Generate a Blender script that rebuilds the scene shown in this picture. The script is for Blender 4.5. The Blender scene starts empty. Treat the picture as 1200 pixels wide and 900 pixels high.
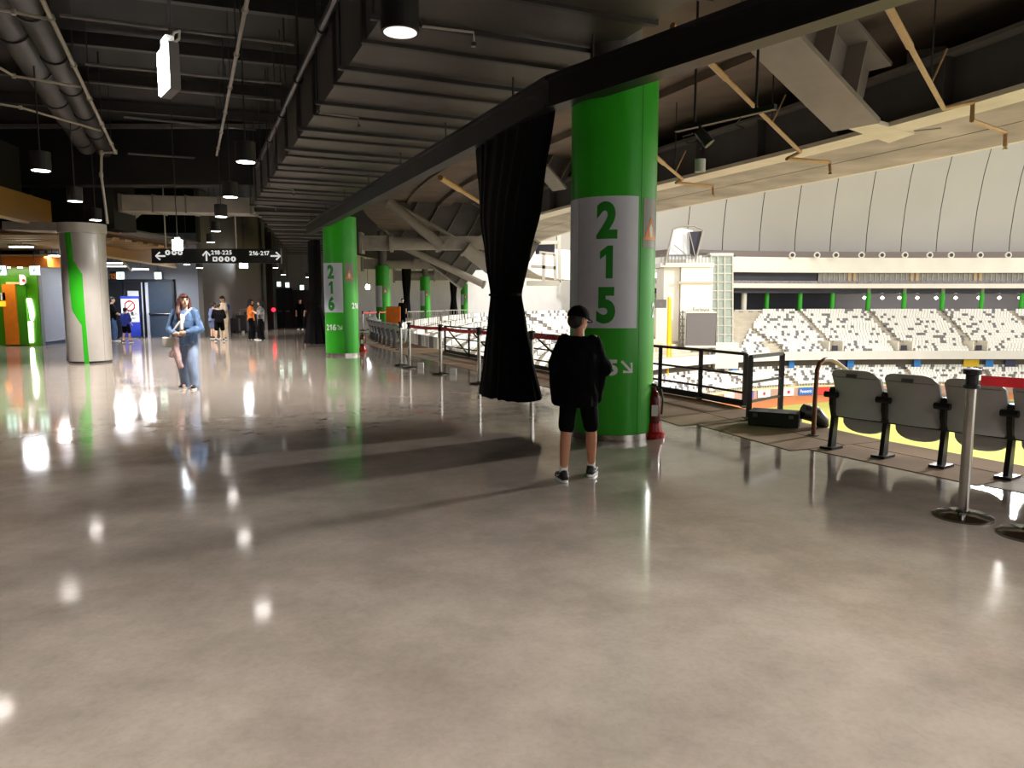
import bpy, bmesh, math, random
from mathutils import Vector, Matrix, noise
random.seed(7)
SC = bpy.context.scene
COL = SC.collection
rad = math.radians

# ---------------------------------------------------------------- camera, world, exposure
F_PX, PITCH, EYE = 860.0, math.atan(95.0 / 860.0), 1.45
cam_data = bpy.data.cameras.new('camera')
cam_data.sensor_fit = 'HORIZONTAL'
cam_data.sensor_width = 36.0
cam_data.lens = F_PX / 1200.0 * 36.0
cam_data.clip_start = 0.05
cam_data.clip_end = 800.0
cam = bpy.data.objects.new('camera', cam_data)
COL.objects.link(cam)
cam.location = (0, 0, EYE)
cam.rotation_euler = (rad(90) - PITCH, 0, 0)
SC.camera = cam

world = bpy.data.worlds.new('world')
SC.world = world
world.use_nodes = True
bg = world.node_tree.nodes['Background']
bg.inputs['Color'].default_value = (1.0, 0.97, 0.925, 1)
bg.inputs['Strength'].default_value = 1.35

SC.view_settings.view_transform = 'Standard'
SC.view_settings.look = 'None'
SC.view_settings.exposure = 0.4
SC.view_settings.gamma = 1.0
SC.view_settings.use_curve_mapping = False
SC.cycles.use_denoising = True
SC.cycles.max_bounces = 8
SC.cycles.diffuse_bounces = 4
SC.cycles.glossy_bounces = 4
SC.cycles.transmission_bounces = 4
SC.cycles.sample_clamp_indirect = 6.0
SC.cycles.caustics_reflective = False
SC.cycles.caustics_refractive = False

PENDANT_W = 600.0

# unseen floodlight banks, added high across the field to light the deck
ADDED_BANKS = [((66, 98, 27.5), 0.2e5), ((100, 76, 31), 1.0e5)]
for _p, _w in ADDED_BANKS:
    _d = bpy.data.lights.new('added_bank_light', 'AREA')
    _d.energy = _w
    _d.size = 5.0
    _d.color = (1.0, 0.97, 0.92)
    _o = bpy.data.objects.new('added_bank_light', _d)
    COL.objects.link(_o)
    _o.location = _p
    _o.rotation_euler = (Vector((4, 8, 0)) - Vector(_p)).to_track_quat('-Z', 'Y').to_euler()

# ---------------------------------------------------------------- placing: photo pixel -> point in the place
CP, SP = math.cos(PITCH), math.sin(PITCH)
def ray(px, py):
    u, v = (px - 600.0) / F_PX, (450.0 - py) / F_PX
    return Vector((u, CP + v * SP, -SP + v * CP))
def G(px, py, z=0.0):
    d = ray(px, py)
    t = (z - EYE) / d.z
    return Vector((d.x * t, d.y * t, z))
def V(px, py, y):
    d = ray(px, py)
    t = y / d.y
    return Vector((d.x * t, y, EYE + d.z * t))
def project(p):
    q = Vector(p) - Vector((0, 0, EYE))
    f = q.y * CP - q.z * SP
    up = q.y * SP + q.z * CP
    return 600 + F_PX * q.x / f, 450 - F_PX * up / f

# ---------------------------------------------------------------- materials
MATS = {}
def lin(c):
    return tuple(((x / 255.0) / 12.92 if x / 255.0 <= 0.04045 else ((x / 255.0 + 0.055) / 1.055) ** 2.4) for x in c)
def mat(name, rgb, rough=0.6, metal=0.0, var=0.12, scale=6.0, bump=0.0, bscale=30.0, spec=0.5, emit=None, estr=0.0, coat=0.0, trans=0.0, alpha=1.0, rvar=0.0, stretch=None):
    """procedural surface: noise-varied colour, optional fine relief and gloss variation"""
    if name in MATS:
        return MATS[name]
    m = bpy.data.materials.new(name)
    m.use_nodes = True
    nt = m.node_tree
    b = nt.nodes['Principled BSDF']
    c = lin(rgb)
    tc = nt.nodes.new('ShaderNodeTexCoord')
    src = tc.outputs['Object']
    if stretch:
        mp = nt.nodes.new('ShaderNodeMapping')
        mp.inputs['Scale'].default_value = stretch
        nt.links.new(src, mp.inputs['Vector'])
        src = mp.outputs['Vector']
    n = nt.nodes.new('ShaderNodeTexNoise')
    n.inputs['Scale'].default_value = scale
    n.inputs['Detail'].default_value = 5.0
    nt.links.new(src, n.inputs['Vector'])
    r = nt.nodes.new('ShaderNodeValToRGB')
    r.color_ramp.elements[0].position = 0.3
    r.color_ramp.elements[1].position = 0.7
    r.color_ramp.elements[0].color = tuple(max(0, x * (1 - var)) for x in c) + (1,)
    r.color_ramp.elements[1].color = tuple(min(1, x * (1 + var)) for x in c) + (1,)
    nt.links.new(n.outputs['Fac'], r.inputs['Fac'])
    nt.links.new(r.outputs['Color'], b.inputs['Base Color'])
    b.inputs['Roughness'].default_value = rough
    b.inputs['Metallic'].default_value = metal
    b.inputs['Specular IOR Level'].default_value = spec
    b.inputs['Coat Weight'].default_value = coat
    b.inputs['Coat Roughness'].default_value = 0.08
    b.inputs['Transmission Weight'].default_value = trans
    b.inputs['Alpha'].default_value = alpha
    if rvar:
        mr = nt.nodes.new('ShaderNodeMapRange')
        mr.inputs['To Min'].default_value = max(0.02, rough - rvar)
        mr.inputs['To Max'].default_value = rough + rvar
        nt.links.new(n.outputs['Fac'], mr.inputs['Value'])
        nt.links.new(mr.outputs['Result'], b.inputs['Roughness'])
    if bump:
        n2 = nt.nodes.new('ShaderNodeTexNoise')
        n2.inputs['Scale'].default_value = bscale
        n2.inputs['Detail'].default_value = 4.0
        nt.links.new(src, n2.inputs['Vector'])
        bp = nt.nodes.new('ShaderNodeBump')
        bp.inputs['Strength'].default_value = bump
        bp.inputs['Distance'].default_value = 0.02
        nt.links.new(n2.outputs['Fac'], bp.inputs['Height'])
        nt.links.new(bp.outputs['Normal'], b.inputs['Normal'])
    if emit is not None:
        b.inputs['Emission Color'].default_value = lin(emit) + (1,)
        b.inputs['Emission Strength'].default_value = estr
    MATS[name] = m
    return m

def floor_material():
    m = bpy.data.materials.new('polished_concrete')
    m.use_nodes = True
    nt = m.node_tree
    L = nt.links.new
    b = nt.nodes['Principled BSDF']
    tc = nt.nodes.new('ShaderNodeTexCoord')
    def nz(scale, detail, rough=0.55):
        n = nt.nodes.new('ShaderNodeTexNoise')
        n.inputs['Scale'].default_value = scale
        n.inputs['Detail'].default_value = detail
        n.inputs['Roughness'].default_value = rough
        L(tc.outputs['Object'], n.inputs['Vector'])
        return n
    big, mid, fine = nz(0.35, 4), nz(2.2, 7, 0.65), nz(45.0, 3)
    r1 = nt.nodes.new('ShaderNodeValToRGB')
    e = r1.color_ramp.elements
    e[0].position, e[1].position = 0.3, 0.72
    e[0].color = lin((149, 138, 128)) + (1,)
    e[1].color = lin((176, 164, 153)) + (1,)
    L(big.outputs['Fac'], r1.inputs['Fac'])
    r2 = nt.nodes.new('ShaderNodeValToRGB')
    e = r2.color_ramp.elements
    e[0].position, e[1].position = 0.28, 0.75
    e[0].color = (0.7, 0.69, 0.675, 1)
    e[1].color = (1.12, 1.12, 1.12, 1)
    L(mid.outputs['Fac'], r2.inputs['Fac'])
    mx = nt.nodes.new('ShaderNodeMixRGB')
    mx.blend_type = 'MULTIPLY'
    mx.inputs['Fac'].default_value = 1.0
    L(r1.outputs['Color'], mx.inputs['Color1'])
    L(r2.outputs['Color'], mx.inputs['Color2'])
    r3 = nt.nodes.new('ShaderNodeValToRGB')
    e = r3.color_ramp.elements
    e[0].position, e[1].position = 0.25, 0.6
    e[0].color = (0.88, 0.87, 0.86, 1)
    e[1].color = (1, 1, 1, 1)
    L(fine.outputs['Fac'], r3.inputs['Fac'])
    mx2 = nt.nodes.new('ShaderNodeMixRGB')
    mx2.blend_type = 'MULTIPLY'
    mx2.inputs['Fac'].default_value = 0.8
    L(mx.outputs['Color'], mx2.inputs['Color1'])
    L(r3.outputs['Color'], mx2.inputs['Color2'])
    L(mx2.outputs['Color'], b.inputs['Base Color'])
    mr = nt.nodes.new('ShaderNodeMapRange')
    mr.inputs['From Min'].default_value = 0.3
    mr.inputs['From Max'].default_value = 0.7
    mr.inputs['To Min'].default_value = 0.045
    mr.inputs['To Max'].default_value = 0.12
    L(mid.outputs['Fac'], mr.inputs['Value'])
    L(mr.outputs['Result'], b.inputs['Roughness'])
    bp = nt.nodes.new('ShaderNodeBump')
    bp.inputs['Strength'].default_value = 0.05
    bp.inputs['Distance'].default_value = 0.02
    L(mid.outputs['Fac'], bp.inputs['Height'])
    L(bp.outputs['Normal'], b.inputs['Normal'])
    b.inputs['Specular IOR Level'].default_value = 0.6
    return m

M_FLOOR = floor_material()
M_BLACK = mat('black_steel_paint', (24, 24, 26), 0.45, bump=0.03)
M_CEIL = mat('black_ceiling_paint', (12, 12, 12), 0.8, var=0.3, scale=1.2)
M_DUCT = mat('dark_duct_sheet', (82, 78, 76), 0.5, 0.0, var=0.28, scale=1.3, bump=0.05, bscale=4)
M_DUCT_EDGE = mat('dark_duct_flange', (52, 48, 46), 0.5, 0.0, var=0.2, scale=3)
M_LDUCT = mat('grey_duct_sheet', (196, 192, 184), 0.45, 0.1, var=0.15, scale=2)
M_STEEL = mat('grey_painted_steel', (152, 146, 138), 0.5, var=0.12, scale=2)
M_GIRDW = mat('slate_girder_paint', (78, 77, 80), 0.55, var=0.15, scale=2)
M_STEELD = mat('dark_grey_painted_steel', (104, 101, 99), 0.55, var=0.15, scale=2)
M_FLANGE = mat('cream_painted_flange', (226, 220, 206), 0.5, var=0.08, scale=2)
M_SOFFIT = mat('brown_grey_soffit_concrete', (104, 92, 82), 0.8, var=0.3, scale=1.0, bump=0.1, bscale=12)
M_PRECAST = mat('stained_precast_concrete', (176, 169, 162), 0.8, var=0.32, scale=0.8, bump=0.1, bscale=10)
M_GREEN = mat('green_column_vinyl', (50, 172, 34), 0.3, var=0.05, scale=2, spec=0.35)
M_GREEN2 = mat('green_number_vinyl', (30, 140, 34), 0.35, var=0.04)
M_PANEL = mat('pale_grey_vinyl', (222, 226, 238), 0.35, var=0.03)
M_WHITE = mat('white_vinyl', (236, 238, 236), 0.4, var=0.03)
M_CHROME = mat('brushed_steel', (200, 196, 190), 0.22, 1.0, var=0.06, scale=20)
M_SILVER = mat('silver_column_cladding', (206, 199, 190), 0.36, 0.35, var=0.05, scale=2)
M_BLKPLASTIC = mat('black_plastic', (20, 20, 21), 0.4, var=0.1)
M_RED = mat('red_webbing', (206, 22, 34), 0.6, var=0.08, bump=0.05, bscale=200)
M_REDPAINT = mat('red_enamel', (176, 18, 18), 0.25, var=0.08)
M_CURTAIN = mat('black_curtain_cloth', (13, 12, 13), 0.95, var=0.3, scale=8, bump=0.1, bscale=80, spec=0.15)
M_SEAT = mat('grey_seat_plastic', (204, 208, 208), 0.45, var=0.05, scale=8, bump=0.03, bscale=120)
M_SEATPAN = mat('light_grey_seat_plastic', (222, 226, 226), 0.45, var=0.05)
M_WSEAT = mat('white_stadium_plastic', (236, 234, 228), 0.5, var=0.04)
M_DSEAT = mat('charcoal_stadium_plastic', (124, 122, 124), 0.5, var=0.08)
M_CONC = mat('deck_concrete', (164, 138, 114), 0.9, spec=0.15, var=0.22, scale=1.4, bump=0.08, bscale=25)
M_DECKT = mat('worn_deck_plate', (156, 146, 132), 0.7, spec=0.25, var=0.2, scale=4)
M_TERR = mat('terrace_concrete', (196, 186, 168), 0.8, var=0.12, scale=0.6)
M_CREAM = mat('cream_wall_panel', (230, 226, 217), 0.6, var=0.04, scale=0.3)
M_DOME = mat('beige_dome_panel', (178, 174, 168), 0.7, var=0.05, scale=0.06)
M_DARKGAP = mat('dark_joint', (70, 64, 58), 0.8)
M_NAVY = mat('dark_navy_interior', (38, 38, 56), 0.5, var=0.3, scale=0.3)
M_GREYWALL = mat('blue_grey_wall_paint', (132, 138, 150), 0.6, var=0.05, scale=0.8)
M_DGREYWALL = mat('dark_grey_wall_paint', (92, 86, 80), 0.7, var=0.08, scale=0.8)
M_WWALL = mat('white_wall_paint', (214, 212, 208), 0.6, var=0.05, scale=0.5)
M_DOOR = mat('slate_blue_door_paint', (52, 66, 84), 0.45, var=0.08)
M_BDOOR = mat('black_door_paint', (22, 26, 34), 0.4, var=0.1)
M_GOLD = mat('brass_soffit_panel', (150, 108, 40), 0.4, 0.35, var=0.1, scale=1.5)
M_GOLDL = mat('pale_brass_edge', (216, 190, 140), 0.45, 0.2, var=0.05)
M_LIME = mat('lime_green_wall_panel', (64, 134, 16), 0.3, var=0.1, scale=1.0)
M_ORANGE = mat('orange_wall_panel', (214, 122, 34), 0.35, var=0.1)
M_PIPEW = mat('white_painted_pipe', (196, 190, 182), 0.45, var=0.1)
M_PIPEY = mat('tan_sprinkler_pipe', (186, 150, 106), 0.4, var=0.12)
M_PIPEK = mat('dark_pipe', (46, 44, 44), 0.5, var=0.2)
M_TURF = mat('yellow_green_turf', (160, 158, 76), 0.9, var=0.08, scale=0.15)
M_TRACK = mat('orange_warning_track', (186, 112, 60), 0.9, var=0.08, scale=0.2)
M_PAD = mat('brown_wall_padding', (172, 148, 132), 0.7, var=0.06, scale=0.5)
M_YELLOW = mat('yellow_pole_paint', (250, 200, 10), 0.45, var=0.04)
M_BLUE = mat('bright_blue_board', (30, 120, 200), 0.5, var=0.05)
M_SCREEN = mat('scoreboard_face', (112, 108, 112), 0.5, var=0.05)
M_GLASS = mat('pale_tower_glass', (176, 190, 184), 0.12, 0.0, var=0.1, scale=0.5, alpha=0.6)
M_LAMP = mat('lamp_diffuser', (255, 255, 255), 0.5, var=0.0, emit=(255, 247, 240), estr=14.0)
M_LAMPDIM = mat('dim_lamp_diffuser', (240, 238, 232), 0.5, var=0.0, emit=(255, 246, 235), estr=0.9)
M_FLOOD = mat('flood_panel_face', (255, 255, 255), 0.5, var=0.0, emit=(240, 246, 255), estr=9.0)
M_EXIT = mat('exit_sign_face', (230, 255, 240), 0.5, var=0.0, emit=(216, 255, 236), estr=2.6)
M_NEON = mat('white_neon_tube', (255, 255, 255), 0.4, var=0.0, emit=(255, 246, 230), estr=6.0)
M_SIGNFACE = mat('black_sign_face', (22, 24, 26), 0.3, var=0.05)
M_SIGNGLOW = mat('glowing_sign_letter', (240, 242, 240), 0.4, var=0.02, emit=(255, 255, 250), estr=0.45)  # faint glow put into the letter colour to whiten the sign
M_WARN = mat('warning_orange', (240, 140, 30), 0.5, var=0.04)
M_REDLED = mat('red_led', (255, 20, 30), 0.4, var=0.0, emit=(255, 20, 36), estr=8.0)

# ---------------------------------------------------------------- mesh helpers
def root_offset(o):
    v = Vector((0, 0, 0))
    while o is not None:
        v += o.location
        o = o.parent
    return v

class MB:
    def __init__(s):
        s.v, s.f, s.m = [], [], []
        s.cur = 0
    def add(s, vs, fs):
        n = len(s.v)
        s.v += [tuple(p) for p in vs]
        s.f += [tuple(i + n for i in f) for f in fs]
        s.m += [s.cur] * len(fs)
        return s
    def box(s, c, sz, R=None):
        c = Vector(c)
        hx, hy, hz = sz[0] / 2, sz[1] / 2, sz[2] / 2
        vs = [Vector((x, y, z)) for x in (-hx, hx) for y in (-hy, hy) for z in (-hz, hz)]
        if R is not None:
            vs = [R @ p for p in vs]
        return s.add([p + c for p in vs], [(0, 1, 3, 2), (4, 6, 7, 5), (0, 4, 5, 1), (2, 3, 7, 6), (0, 2, 6, 4), (1, 5, 7, 3)])
    def beam(s, p0, p1, w, h, up=(0, 0, 1)):
        """bar of width w and height h; p0-p1 is its centre line"""
        p0, p1 = Vector(p0), Vector(p1)
        d = (p1 - p0)
        L = d.length
        d.normalize()
        side = d.cross(Vector(up)).normalized()
        u = side.cross(d).normalized()
        R = Matrix((side, d, u)).transposed()
        return s.box((p0 + p1) / 2, (w, L, h), R)
    def cyl(s, p0, p1, r0, r1=None, n=12, caps=True):
        r1 = r0 if r1 is None else r1
        p0, p1 = Vector(p0), Vector(p1)
        d = (p1 - p0).normalized()
        a = d.orthogonal().normalized()
        b = d.cross(a)
        vs = []
        for p, r in ((p0, r0), (p1, r1)):
            for i in range(n):
                t = 2 * math.pi * i / n
                vs.append(p + (a * math.cos(t) + b * math.sin(t)) * r)
        fs = [(i, (i + 1) % n, n + (i + 1) % n, n + i) for i in range(n)]
        if caps:
            fs += [tuple(range(n - 1, -1, -1)), tuple(range(n, 2 * n))]
        return s.add(vs, fs)
    def tube(s, pts, r, n=8):
        pts = [Vector(p) for p in pts]
        vs, fs = [], []
        prev = None
        for k, p in enumerate(pts):
            d = (pts[min(k + 1, len(pts) - 1)] - pts[max(k - 1, 0)]).normalized()
            if prev is None:
                a = d.orthogonal().normalized()
            else:
                a = (prev - d * prev.dot(d)).normalized()
            prev = a
            b = d.cross(a)
            rr = r[k] if isinstance(r, (list, tuple)) else r
            for i in range(n):
                t = 2 * math.pi * i / n
                vs.append(p + (a * math.cos(t) + b * math.sin(t)) * rr)
        for k in range(len(pts) - 1):
            for i in range(n):
                j = (i + 1) % n
                fs.append((k * n + i, k * n + j, (k + 1) * n + j, (k + 1) * n + i))
        m = (len(pts) - 1) * n
        fs += [tuple(range(n - 1, -1, -1)), tuple(range(m, m + n))]
        return s.add(vs, fs)
    def lathe(s, prof, c=(0, 0, 0), n=24):
        c = Vector(c)
        vs, fs = [], []
        for r, z in prof:
            for i in range(n):
                t = 2 * math.pi * i / n
                vs.append(c + Vector((r * math.cos(t), r * math.sin(t), z)))
        for k in range(len(prof) - 1):
            for i in range(n):
                j = (i + 1) % n
                fs.append((k * n + i, k * n + j, (k + 1) * n + j, (k + 1) * n + i))
        m = (len(prof) - 1) * n
        if prof[0][0] > 1e-6:
            fs.append(tuple(range(n - 1, -1, -1)))
        if prof[-1][0] > 1e-6:
            fs.append(tuple(range(m, m + n)))
        return s.add(vs, fs)
    def prism(s, poly, z0, z1):
        n = len(poly)
        vs = [(p[0], p[1], z0) for p in poly] + [(p[0], p[1], z1) for p in poly]
        fs = [(i, (i + 1) % n, n + (i + 1) % n, n + i) for i in range(n)]
        fs += [tuple(range(n - 1, -1, -1)), tuple(range(n, 2 * n))]
        return s.add(vs, fs)
    def plate(s, poly, M, t):
        """flat outline poly (x, y) extruded by t along z, then placed by matrix M"""
        n = len(poly)
        vs = [M @ Vector((p[0], p[1], 0)) for p in poly] + [M @ Vector((p[0], p[1], t)) for p in poly]
        fs = [(i, (i + 1) % n, n + (i + 1) % n, n + i) for i in range(n)]
        fs += [tuple(range(n - 1, -1, -1)), tuple(range(n, 2 * n))]
        return s.add(vs, fs)
    def build(s, name, material, parent=None, smooth=False, world=False, fix=True, origin=None):
        me = bpy.data.meshes.new(name)
        off = Vector((0, 0, 0))
        if parent is None and origin is None and s.v:
            xs = [p[0] for p in s.v]; ys = [p[1] for p in s.v]; zs = [p[2] for p in s.v]
            off = Vector(((min(xs) + max(xs)) / 2, (min(ys) + max(ys)) / 2, min(zs)))
        elif origin is not None:
            off = Vector(origin)
        elif world:
            off = root_offset(parent)
        me.from_pydata([(p[0] - off.x, p[1] - off.y, p[2] - off.z) for p in s.v], [], s.f)
        ms = material if isinstance(material, (list, tuple)) else [material]
        for q in ms:
            me.materials.append(q)
        if len(ms) > 1:
            me.polygons.foreach_set('material_index', s.m)
        if fix:
            bm = bmesh.new()
            bm.from_mesh(me)
            bmesh.ops.recalc_face_normals(bm, faces=bm.faces)
            bm.to_mesh(me)
            bm.free()
        if smooth:
            me.polygons.foreach_set('use_smooth', [True] * len(me.polygons))
            me.set_sharp_from_angle(angle=rad(38))
        me.update()
        o = bpy.data.objects.new(name, me)
        COL.objects.link(o)
        if parent is not None:
            o.parent = parent
        else:
            o.location = off
        return o

def tag(o, label=None, cat=None, group=None, kind=None):
    if label: o['label'] = label
    if cat: o['category'] = cat
    if group: o['group'] = group
    if kind: o['kind'] = kind
    return o
def thing(name, label, cat, loc=(0, 0, 0), rz=0.0, group=None):
    o = bpy.data.objects.new(name, None)
    o.empty_display_size = 0.1
    COL.objects.link(o)
    o.location = loc
    o.rotation_euler = (0, 0, rz)
    return tag(o, label, cat, group)
def struct(o):
    o['kind'] = 'structure'
    return o
def dup(o, parent=None):
    c = o.copy()
    COL.objects.link(c)
    c.parent = parent
    for ch in list(o.children):
        dup(ch, c)
    return c
def place(o, loc, rz=0.0, label=None, group=None):
    o.location = loc
    o.rotation_euler = (0, 0, rz)
    if label: o['label'] = label
    if group: o['group'] = group
    return o
def part_mesh(name, me, parent, material=None):
    o = bpy.data.objects.new(name, me)
    COL.objects.link(o)
    o.parent = parent
    return o

def text_mesh(body, size, bold=0.0, align='CENTER', spacing=1.0):
    """flat lettering mesh, x right, y up, baseline at y = 0"""
    cu = bpy.data.curves.new('lettering', 'FONT')
    cu.body = body
    cu.size = size
    cu.offset = bold
    cu.align_x = align
    cu.space_character = spacing
    cu.fill_mode = 'FRONT'
    cu.resolution_u = 4
    o = bpy.data.objects.new('lettering', cu)
    COL.objects.link(o)
    dg = bpy.context.evaluated_depsgraph_get()
    me = bpy.data.meshes.new_from_object(o.evaluated_get(dg))
    bpy.data.objects.remove(o)
    bpy.data.curves.remove(cu)
    return me
def number_mesh(txt, size, bold):
    """numerals with a flagged 1, centred"""
    h, adv, gap = size * 0.70, [], size * 0.09
    parts = []
    for ch in txt:
        if ch == '1':
            P = [(0.0, 0), (0.25, 0), (0.25, 1), (0.06, 1), (-0.22, 0.82), (-0.22, 0.58), (0.0, 0.73)]
            P = [(x * h, y * h) for x, y in P]
            parts.append(([Vector((x, y, 0)) for x, y in P], [tuple(range(len(P)))]))
        elif ch == '-':
            P = [(0, 0.3), (0.3, 0.3), (0.3, 0.44), (0, 0.44)]
            parts.append(([Vector((x * h, y * h, 0)) for x, y in P], [(0, 1, 2, 3)]))
        else:
            me = text_mesh(ch, size, bold)
            parts.append(([v.co.copy() for v in me.vertices], [tuple(p.vertices) for p in me.polygons]))
    vs, fs, x = [], [], 0.0
    for pv, pf in parts:
        lo, hi = min(v.x for v in pv), max(v.x for v in pv)
        n = len(vs)
        vs += [(v.x - lo + x, v.y, 0) for v in pv]
        fs += [tuple(i + n for i in f) for f in pf]
        x += hi - lo + gap
    x -= gap
    me = bpy.data.meshes.new('numerals')
    me.from_pydata([(v[0] - x / 2, v[1], 0) for v in vs], [], fs)
    return me
def flat_text(name, body, size, M, material, parent, bold=0.0, align='CENTER', width=None, spacing=1.0):
    me = number_mesh(body, size, bold) if body[0].isdigit() else text_mesh(body, size, bold, align, spacing)
    if width and len(me.vertices):
        xs = [v.co.x for v in me.vertices]
        k = width / max(1e-6, max(xs) - min(xs))
        for v in me.vertices:
            v.co.x *= k
    off = root_offset(parent)
    for v in me.vertices:
        v.co = (M @ v.co) - off
    me.materials.clear()
    me.materials.append(material)
    o = bpy.data.objects.new(name, me)
    COL.objects.link(o)
    o.parent = parent
    return o
def facing(p, normal_xy):
    """matrix: local x right, y up, z out of the wall, for a viewer facing the wall"""
    n = Vector((normal_xy[0], normal_xy[1], 0)).normalized()
    x = Vector((-n.y, n.x, 0))
    M = Matrix.Identity(4)
    for i in range(3):
        M[i][0], M[i][1], M[i][2], M[i][3] = x[i], (0, 0, 1)[i], n[i], Vector(p)[i]
    return M
def rrect(w, h, r, n=4):
    pts = []
    for cx, cy, a0 in ((w / 2 - r, h / 2 - r, 0), (-w / 2 + r, h / 2 - r, 90), (-w / 2 + r, -h / 2 + r, 180), (w / 2 - r, -h / 2 + r, 270)):
        for k in range(n + 1):
            a = rad(a0 + 90 * k / n)
            pts.append((cx + r * math.cos(a), cy + r * math.sin(a)))
    return pts
def disc(r, n=16):
    return [(r * math.cos(2 * math.pi * i / n), r * math.sin(2 * math.pi * i / n)) for i in range(n)]
def arrow(w, h, t, ang):
    """outline of a line arrow that points up, turned by ang degrees"""
    k = 0.5 * w
    P = [(-t / 2, -h / 2), (t / 2, -h / 2), (t / 2, h / 2 - t * 1.2), (k - t * .7, h / 2 - k + t * .1 - t * .6), (k, h / 2 - k + t * .2), (0, h / 2 + t * .25), (-k, h / 2 - k + t * .2), (-k + t * .7, h / 2 - k + t * .1 - t * .6), (-t / 2, h / 2 - t * 1.2)]
    c, s_ = math.cos(rad(ang)), math.sin(rad(ang))
    return [(x * c - y * s_, x * s_ + y * c) for x, y in P]

# ---------------------------------------------------------------- the ring: edge of the concourse deck around the field
CTRL = [(12.0, -5.0), (8.6, 0.6), (5.7, 4.7), (4.46, 6.4), (3.58, 7.7), (3.46, 8.4), (3.45, 9.4), (3.1, 10.7), (2.45, 12.3), (0.8, 16), (-1.5, 21), (-4.2, 28), (-6.0, 36), (-6.7, 45),
        (-6.5, 56), (-5.6, 70), (-3.4, 87), (2, 103), (12, 117.5), (25, 129), (42, 137), (60, 140), (80, 140.6), (100, 140), (120, 138), (140, 133)]
def catmull(P, step=0.1):
    out = []
    for i in range(len(P) - 1):
        p0, p1, p2, p3 = (Vector(P[max(i - 1, 0)]), Vector(P[i]), Vector(P[i + 1]), Vector(P[min(i + 2, len(P) - 1)]))
        for k in range(12):
            t = k / 12.0
            out.append(0.5 * ((2 * p1) + (p2 - p0) * t + (2 * p0 - 5 * p1 + 4 * p2 - p3) * t * t + (3 * p1 - p0 - 3 * p2 + p3) * t ** 3))
    out.append(Vector(P[-1]))
    return out
_raw = catmull(CTRL)
def resample(pts, step):
    out, need = [pts[0].copy()], step
    for a, b in zip(pts[:-1], pts[1:]):
        L = (b - a).length
        pos = 0.0
        while L - pos >= need:
            pos += need
            out.append(a + (b - a) * (pos / L))
            need = step
        need -= (L - pos)
    return out
RING = resample(_raw, 1.0)
for _ in range(6):
    RING = [RING[0]] + [(RING[i - 1] + RING[i] * 2 + RING[i + 1]) / 4 for i in range(1, len(RING) - 1)] + [RING[-1]]
def tangent(i):
    return (RING[min(i + 2, len(RING) - 1)] - RING[max(i - 2, 0)]).normalized()
RT = [tangent(i) for i in range(len(RING))]
RN = [Vector((t.y, -t.x)) for t in RT]           # towards the field
def ringpt(s, off=0.0):
    i = max(0, min(int(s), len(RING) - 2))
    f = s - i
    p = RING[i].lerp(RING[i + 1], f)
    n = RN[i].lerp(RN[i + 1], f).normalized()
    return p + n * off, n
def ring_index(cond):
    return [i for i in range(len(RING)) if cond(RING[i])]
def nearest_s(x, y):
    return min(range(len(RING)), key=lambda i: (RING[i] - Vector((x, y))).length)
def sweep(mb, prof, i0, i1, step=2, closed=True):
    """sweep a cross-section [(offset towards field, z)] along the ring"""
    ids = list(range(i0, i1, step))
    if ids[-1] != i1: ids.append(i1)
    n = len(prof)
    vs, fs = [], []
    for i in ids:
        for off, z in prof:
            p = RING[i] + RN[i] * off
            vs.append((p.x, p.y, z))
    for k in range(len(ids) - 1):
        for j in range(n if closed else n - 1):
            a, b = k * n + j, k * n + (j + 1) % n
            fs.append((a, b, b + n, a + n))
    if closed:
        m = (len(ids) - 1) * n
        fs += [tuple(range(n)), tuple(range(m, m + n))]
    mb.add(vs, fs)
    return mb

# ================================================================ THE SETTING
N_R = len(RING) - 1
I60 = max(ring_index(lambda p: p.y < 60 and p.x < 20))
I105 = max(ring_index(lambda p: p.y < 106 and p.x < 20))
IFAR = min(ring_index(lambda p: p.x > 43))
I_STAND = min(ring_index(lambda p: p.x > 30))

# floor of the concourse
edge = [RING[i] for i in range(0, I60 + 1, 1)]
struct(MB().prism([(p.x, p.y) for p in edge] + [(-45, edge[-1].y), (-45, -14), (12, -14)], -0.3, 0.0).build('floor', M_FLOOR))
struct(sweep(MB(), [(-13, -0.3), (0, -0.3), (0, 0), (-13, 0)], I60, N_R).build('floor_ring', M_FLOOR))

# matt strip of deck slabs along the edge, slab by slab
deck = struct(thing('floor_deck_edge', None, None, (0, 0, 0)))
s = 4.0
w_of = lambda p: 1.05 if p.y < 6 else (1.05 + (p.y - 6) * 0.16 if p.y < 9 else 1.55)
k = 0
while RING[int(s)].y < 34:
    a, na = ringpt(s, 0); b, nb = ringpt(s + 1.56, 0)
    w = w_of(a)
    m0 = 0.46
    for (o0, o1) in ((-w, -w * m0 - 0.012), (-w * m0 + 0.012, -0.01)):
        q = [a + na * o0, a + na * o1, b + nb * o1, b + nb * o0]
        MB().prism([(p.x, p.y) for p in q], -0.02, 0.006).build('deck_slab', M_CONC if (k % 5) else M_DECKT, deck, world=True)
    s += 1.58
    k += 1

# ceilings
edge = [ringpt(i, 4.4)[0] for i in range(0, I60 + 1, 2)]
struct(MB().prism([(p.x, p.y) for p in edge] + [(-45, edge[-1].y), (-45, -14), (16, -14)], 6.25, 6.5).build('ceiling', M_CEIL))
struct(sweep(MB(), [(-13, 6.25), (4.4, 6.25), (4.4, 6.5), (-13, 6.5)], I60 - 2, I105).build('ceiling_ring', M_CEIL))
struct(sweep(MB(), [(-1.2, 5.95), (7.3, 5.95), (7.3, 6.2), (-1.2, 6.2)], 2, I105).build('ceiling_soffit', M_SOFFIT))
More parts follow.
